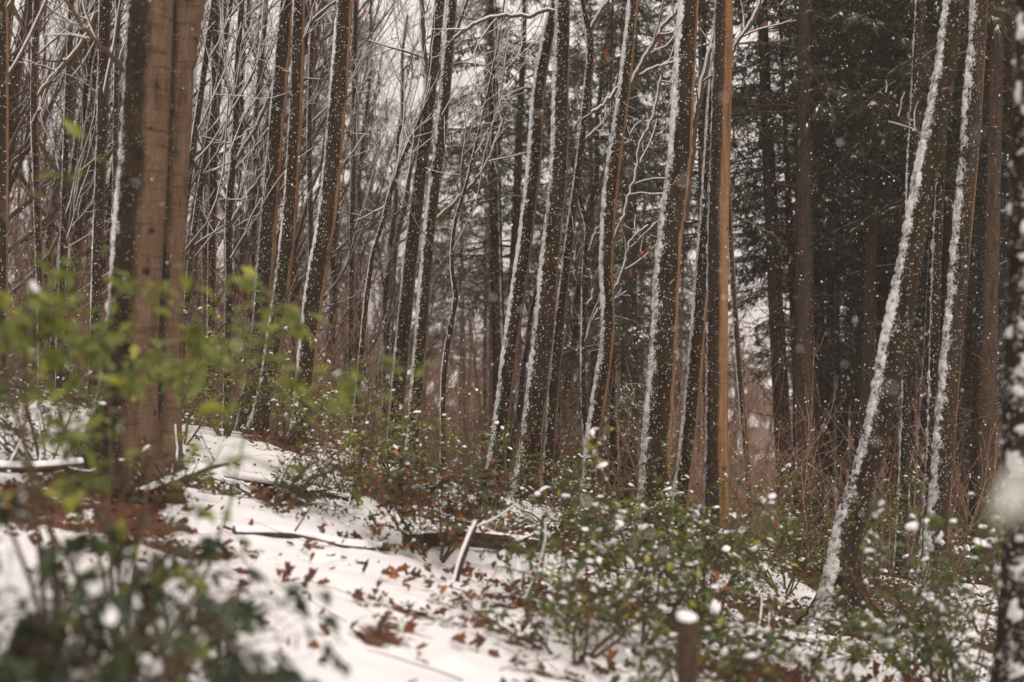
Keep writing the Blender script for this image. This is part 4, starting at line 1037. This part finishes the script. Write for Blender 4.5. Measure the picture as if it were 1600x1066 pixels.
log_tree('fallen_log', 'thin rotting log half under snow along the upper edge of the clearing', 'log', [(-1.75, 8.95, -0.01, 0.02), (-1.45, 9.2, 0.02, 0.028), (-1.1, 9.4, 0.00, 0.032), (-0.85, 9.75, 0.02, 0.022)], WOOD, 1.05, seed=2)
log_tree('fallen_branch', 'snow covered branch lying against the right foot of the thick foreground trunk', 'branch', [(-2.42, 9.2, 0.03, 0.02), (-2.25, 9.35, 0.13, 0.022), (-2.05, 9.6, 0.26, 0.02), (-1.95, 9.8, 0.3, 0.012)], WOOD_T, 0.9, stubs=4, seed=3)
log_tree('broken_stick', 'broken stick leaning upright from the snow beside the dark log', 'stick', [(-0.36, 9.0, -0.03, 0.018), (-0.31, 9.02, 0.16, 0.019), (-0.26, 9.05, 0.30, 0.018), (-0.22, 9.07, 0.40, 0.012)], WOOD_T, 0.15, sides=8, stubs=1, seed=4)
log_tree('fallen_branch', 'dark forked branch on the snow right of the broken stick', 'branch', [(-0.15, 8.6, 0.01, 0.006), (0.0, 8.5, 0.04, 0.010), (0.18, 8.35, 0.05, 0.012), (0.34, 8.2, 0.02, 0.010)], WOOD, 0.5, stubs=4, seed=5)
log_tree('fallen_branch', 'thin curved branch arching over the snow at the lower right', 'branch', [(0.95, 7.0, 0.18, 0.005), (1.15, 6.7, 0.12, 0.007), (1.35, 6.4, 0.05, 0.009), (1.6, 6.1, 0.01, 0.008)], WOOD, 0.5, stubs=3, seed=6)
log_tree('fallen_branch', 'brown branch buried in leaves left of the strongly leaning trunk', 'branch', [(1.4, 9.2, 0.03, 0.02), (1.7, 9.6, 0.06, 0.022), (2.1, 9.9, 0.05, 0.02)], WOOD_T, 0.8, stubs=5, seed=7)
log_tree('fallen_branch', 'snowy branch lying on the left bank beside the tall leafy sapling', 'branch', [(-3.4, 8.6, 0.04, 0.02), (-3.0, 8.8, 0.1, 0.024), (-2.75, 9.1, 0.16, 0.018)], WOOD_T, 0.9, stubs=4, seed=8)
log_tree('fallen_branch', 'dark branch lying across the bank beneath the lone leaning trunk', 'branch', [(-2.3, 11.4, 0.05, 0.022), (-1.8, 11.2, 0.08, 0.026), (-1.3, 11.3, 0.06, 0.02)], WOOD, 0.8, stubs=5, seed=9)
log_tree('root_stump', 'rotten dark stump in the lower left corner under the blurred bush', 'stump', [(-1.42, 4.15, -0.1, 0.17), (-1.42, 4.16, 0.12, 0.13), (-1.41, 4.18, 0.30, 0.10), (-1.38, 4.2, 0.44, 0.07)], WOOD, 0.35, stubs=4, seed=10)
# snow capped post
def post():
    x, y = (1075 - 800) / FPX * 5.6, 5.6
    z0 = gz(x, y); top = CAM_Z - (968 - 533) / FPX * 5.6
    root = thing('wooden_post', (x, y, z0), 'short weathered post with a cap of snow at the bottom right of the clearing', 'post')
    h = top - z0; hs_ = np.concatenate([[-0.1], np.linspace(0, h - 0.012, 9), [h - 0.004, h, h]]); n = len(hs_)
    rr = np.full(n, 0.043); rr[-3:] = (0.041, 0.036, 0.001)
    sides = 16; a = np.arange(sides) / sides * 2 * np.pi
    w = 1 + 0.10 * (vnoise(np.cos(a) * 2 + 3, np.sin(a) * 2, 1)[None] - 0.5) + 0.07 * (vnoise(np.cos(a)[None] * 6 + 0 * hs_[:, None], np.sin(a)[None] * 6, hs_[:, None] * 4) - 0.5)
    V = np.stack([rr[:, None] * np.cos(a) * w, rr[:, None] * np.sin(a) * w, hs_[:, None] + 0 * a[None]], -1)
    idx = np.arange(n * sides).reshape(n, sides); nx = np.roll(idx, -1, 1)
    F = np.stack([idx[:-1], nx[:-1], nx[1:], idx[1:]], -1).reshape(-1, 4)
    link('shaft', mesh('shaft', V, F, WOOD_T), root)
    zz = np.array([h - 0.004, h + 0.006, h + 0.018, h + 0.026, h + 0.029]); rc = np.array([0.038, 0.046, 0.043, 0.028, 0.001])
    cw = 1 + 0.35 * (vnoise(np.cos(a) * 1.6 + 8, np.sin(a) * 1.6, 2) - 0.6)[None]
    V = np.stack([rc[:, None] * np.cos(a) * w[:5] * cw - 0.004, rc[:, None] * np.sin(a) * w[:5] * cw, zz[:, None] + 0.010 * np.cos(a[None] - 2.5) * (rc / 0.046)[:, None] * np.array([0.2, 0.6, 1, 1, 0])[:, None] + 0 * a[None]], -1)
    idx = np.arange(5 * sides).reshape(5, sides); nx = np.roll(idx, -1, 1)
    F = np.stack([idx[:-1], nx[:-1], nx[1:], idx[1:]], -1).reshape(-1, 4)
    link('snow_cap', mesh('snow_cap', V, F, SNOW), root)
post()

# ================================================================== FALLEN LEAVES, TWIGS, GROUND COVER
def litter():
    g = np.random.default_rng(21)
    var = leaf_variants(DEAD, DL_V, DL_F, 'd')
    # the leaves one can pick out on the snow: single leaves and curled clusters
    spots = []
    for ci, (cx, cy, n) in enumerate(((-0.62, 8.55, 16), (-1.2, 7.7, 9), (-0.35, 8.0, 4), (-0.25, 9.15, 16), (0.1, 9.4, 12), (-1.05, 9.55, 16), (-0.9, 7.0, 3), (-0.15, 7.2, 4), (0.55, 7.2, 8), (1.1, 7.6, 6), (1.9, 8.6, 12), (2.3, 8.9, 10), (2.6, 9.3, 8), (-1.6, 10.2, 10))):
        for k in range(n): spots.append((cx + 0.09 * g.normal(), cy + 0.12 * g.normal(), g.uniform(0.0, 0.06), 1.0, ci))
    while len(spots) < 290:
        y = g.uniform(6.0, 11.0); x = g.uniform(-0.36, 0.36) * y
        spots.append((x, y, 0.0, 0.85, -1))
    CL = ['in the curled clump in the middle of the clearing', 'in the small clump left of the clearing centre', 'in the few just right of the middle clump', 'at the foot of the broken stick',
          'right of the broken stick', 'below the thin rotting log', 'alone at the lower left of the clearing', 'at the lower middle of the clearing', 'beneath the low holly bush', 'between the holly bushes',
          'left of the foot of the strongly leaning trunk', 'before the foot of the strongly leaning trunk', 'right of the foot of the strongly leaning trunk', 'on the bank left of the dark log']
    for x, y, h, s, ci in spots:
        me = var[int(np.clip(g.normal(2.3, 1.5), 0, 5))]
        o = bpy.data.objects.new('fallen_leaf', me); COL.objects.link(o)
        o.location = (x, y, gz(x, y) + g.uniform(-0.008, 0.016) + h)
        o.rotation_euler = (g.normal(0, 0.7), g.normal(0, 0.7), g.uniform(0, 6.28))
        k = g.uniform(0.03, 0.095) * s; o.scale = (k * g.uniform(0.55, 1.3), k * g.uniform(0.8, 1.3), k * g.uniform(0.8, 2.2))
        w = CL[ci] if ci >= 0 else 'scattered singly on the snow'
        o['label'] = 'curled brown dead leaf ' + w; o['category'] = 'leaf'; o['group'] = 'dead leaves ' + w
    # the rest
    N = 34000
    y = 5 + 17 * g.random(N) ** 0.8; x = (g.random(N) * 2 - 1) * 0.5 * y
    B = bareness(x, y) + 0.25 * (fbm(x * 3, y * 3, 4, 3) - 0.5)
    keep = g.random(N) < np.clip((B - 0.31) * 2.6, 0.018, 1)
    x, y = x[keep], y[keep]; n = len(x)
    P = np.stack([x, y, height(x, y) + g.uniform(-0.005, 0.03, n)], -1)
    D = norm(np.stack([g.normal(size=n), g.normal(size=n), 0.3 * g.normal(size=n)], -1)); M = orient(D, tilt=0.5, g=g)
    V, F = scatter(DL_V, DL_F, P, M, g.uniform(0.025, 0.085, n))
    link('leaf_litter', mesh('leaf_litter', V, F, DEAD, {'tint': np.repeat(np.clip(g.normal(0.4, 0.22, n), 0, 1), len(DL_V))}), None, 'stuff', 'brown leaf litter poking through the thin snow', 'leaf litter')
    # low evergreen ground cover with snow
    N = 15000
    y = 8.5 + 12 * g.random(N); x = (g.random(N) * 2 - 1) * 0.5 * y
    C = fbm(x * 0.9 + 3, y * 0.7, 14, 3) - 0.2 * np.exp(-(((x + 2.4) / 1.1) ** 2 + ((y - 12.6) / 1.8) ** 2)); cl = np.exp(-((x + 0.7) / 1.3) ** 2) * (y < 10)
    cl = np.maximum(cl, np.exp(-((x - 2.1) / 0.7) ** 2) * (y < 10))
    keep = (C > 0.5 + 0.4 * cl); x, y = x[keep], y[keep]; n = len(x)
    P = np.stack([x, y, height(x, y) + g.uniform(0.0, 0.20, n) * (C[keep] - 0.4) * 4], -1)
    D = norm(np.stack([g.normal(size=n), g.normal(size=n), 0.35 * g.normal(size=n)], -1)); M = orient(D, tilt=0.4, g=g); S = g.uniform(0.03, 0.06, n)
    V, F = scatter(PL_V, PL_F, P, M, S)
    link('ground_ivy', mesh('ground_ivy', V, F, HOLLY, {'tint': np.repeat(np.clip(g.normal(0.35, 0.2, n), 0, 1), len(PL_V))}), None, 'stuff', 'low green leaves covering the ground between the trunks', 'ground cover')
    sel = (g.random(n) < 0.33) & (M[:, 2, 2] > 0.5)
    V, F = scatter(PAD_V, PAD_F, P[sel], M[sel], S[sel] * 1.1)
    link('ivy_snow', mesh('ivy_snow', V, F, SNOW), None, 'stuff', 'lumps of snow resting on the low green leaves', 'snow')
    # fine twigs on the floor
    N = 2200; y = 5.5 + 14 * g.random(N); x = (g.random(N) * 2 - 1) * 0.48 * y
    kp = g.random(N) < np.clip((bareness(x, y) - 0.25) * 3, 0.03, 1); x, y = x[kp], y[kp]; N = len(x)
    K = 5; a = g.random(N) * 6.28; L = g.uniform(0.1, 0.6, N)
    P = np.zeros((N, K, 3)); P[:, 0, 0] = x; P[:, 0, 1] = y
    for k in range(1, K):
        a = a + 0.25 * g.normal(size=N); P[:, k, 0] = P[:, k - 1, 0] + np.cos(a) * L / K; P[:, k, 1] = P[:, k - 1, 1] + np.sin(a) * L / K
    P[:, :, 2] = height(P[:, :, 0], P[:, :, 1]) + 0.012 + (g.random(N) * 0.10)[:, None] * np.linspace(0, 1, K)[None]
    r = g.uniform(0.0015, 0.004, N)[:, None] * np.linspace(1, 0.5, K)[None]
    a_ = Acc(); a_.add(*tubes(P, r, 4)); link('twig_litter', a_.build('twig_litter', TWIG), None, 'stuff', 'small dead twigs strewn over the snow', 'twigs')
litter()

# ================================================================== FALLING SNOW
def flakes():
    g = np.random.default_rng(31); N = 34000
    y = g.uniform(2.5, 30, N); x = g.uniform(-0.45, 0.45, N) * (y + 3); z = g.uniform(-3, 11, N)
    z = np.clip(1.6 + (g.random(N) * 2 - 1) * (0.30 * y + 0.6), -8, 12)
    keep = z > height(x, y) + 0.1; x, y, z = x[keep], y[keep], z[keep]
    w = g.random(len(x)) < np.clip((y / 20) ** 2, 0.010, 1); x, y, z = x[w], y[w], z[w]
    s = np.clip(np.exp(g.normal(-5.55, 0.38, len(x))), 0.0018, 0.009) * np.clip(0.55 + y / 22, 0.6, 1.5); S = np.stack([s, s, s * g.uniform(1, 1.7, len(x))], -1)
    near = np.array([at(1066, 283, 3.0), at(984, 268, 3.6), at(1392, 605, 2.8), at(1130, 152, 3.4), at(1528, 207, 2.6), at(1370, 690, 3.3), at(840, 178, 4.0), at(770, 465, 4.2), at(1250, 545, 4.4), at(560, 390, 4.5), at(212, 285, 4.0), at(1015, 835, 3.6), at(1300, 770, 4.2)])
    nv, nf = blobs(near, g.uniform(0.0035, 0.006, (len(near), 3)))
    v, f = blobs(np.stack([x, y, z], -1), S)
    f = np.concatenate([f, nf + len(v)]); v = np.concatenate([v, nv])
    link('falling_snow', mesh('falling_snow', v, f, FLAKE), None, 'stuff', 'snowflakes falling through the air between the trees', 'snowflakes')
flakes()
tot = sum(len(o.data.loops) - 2 * len(o.data.polygons) for o in {o.data.name: o for o in SC.objects if o.type == 'MESH'}.values())
print('unique tris', tot, 'objects', len(SC.objects))
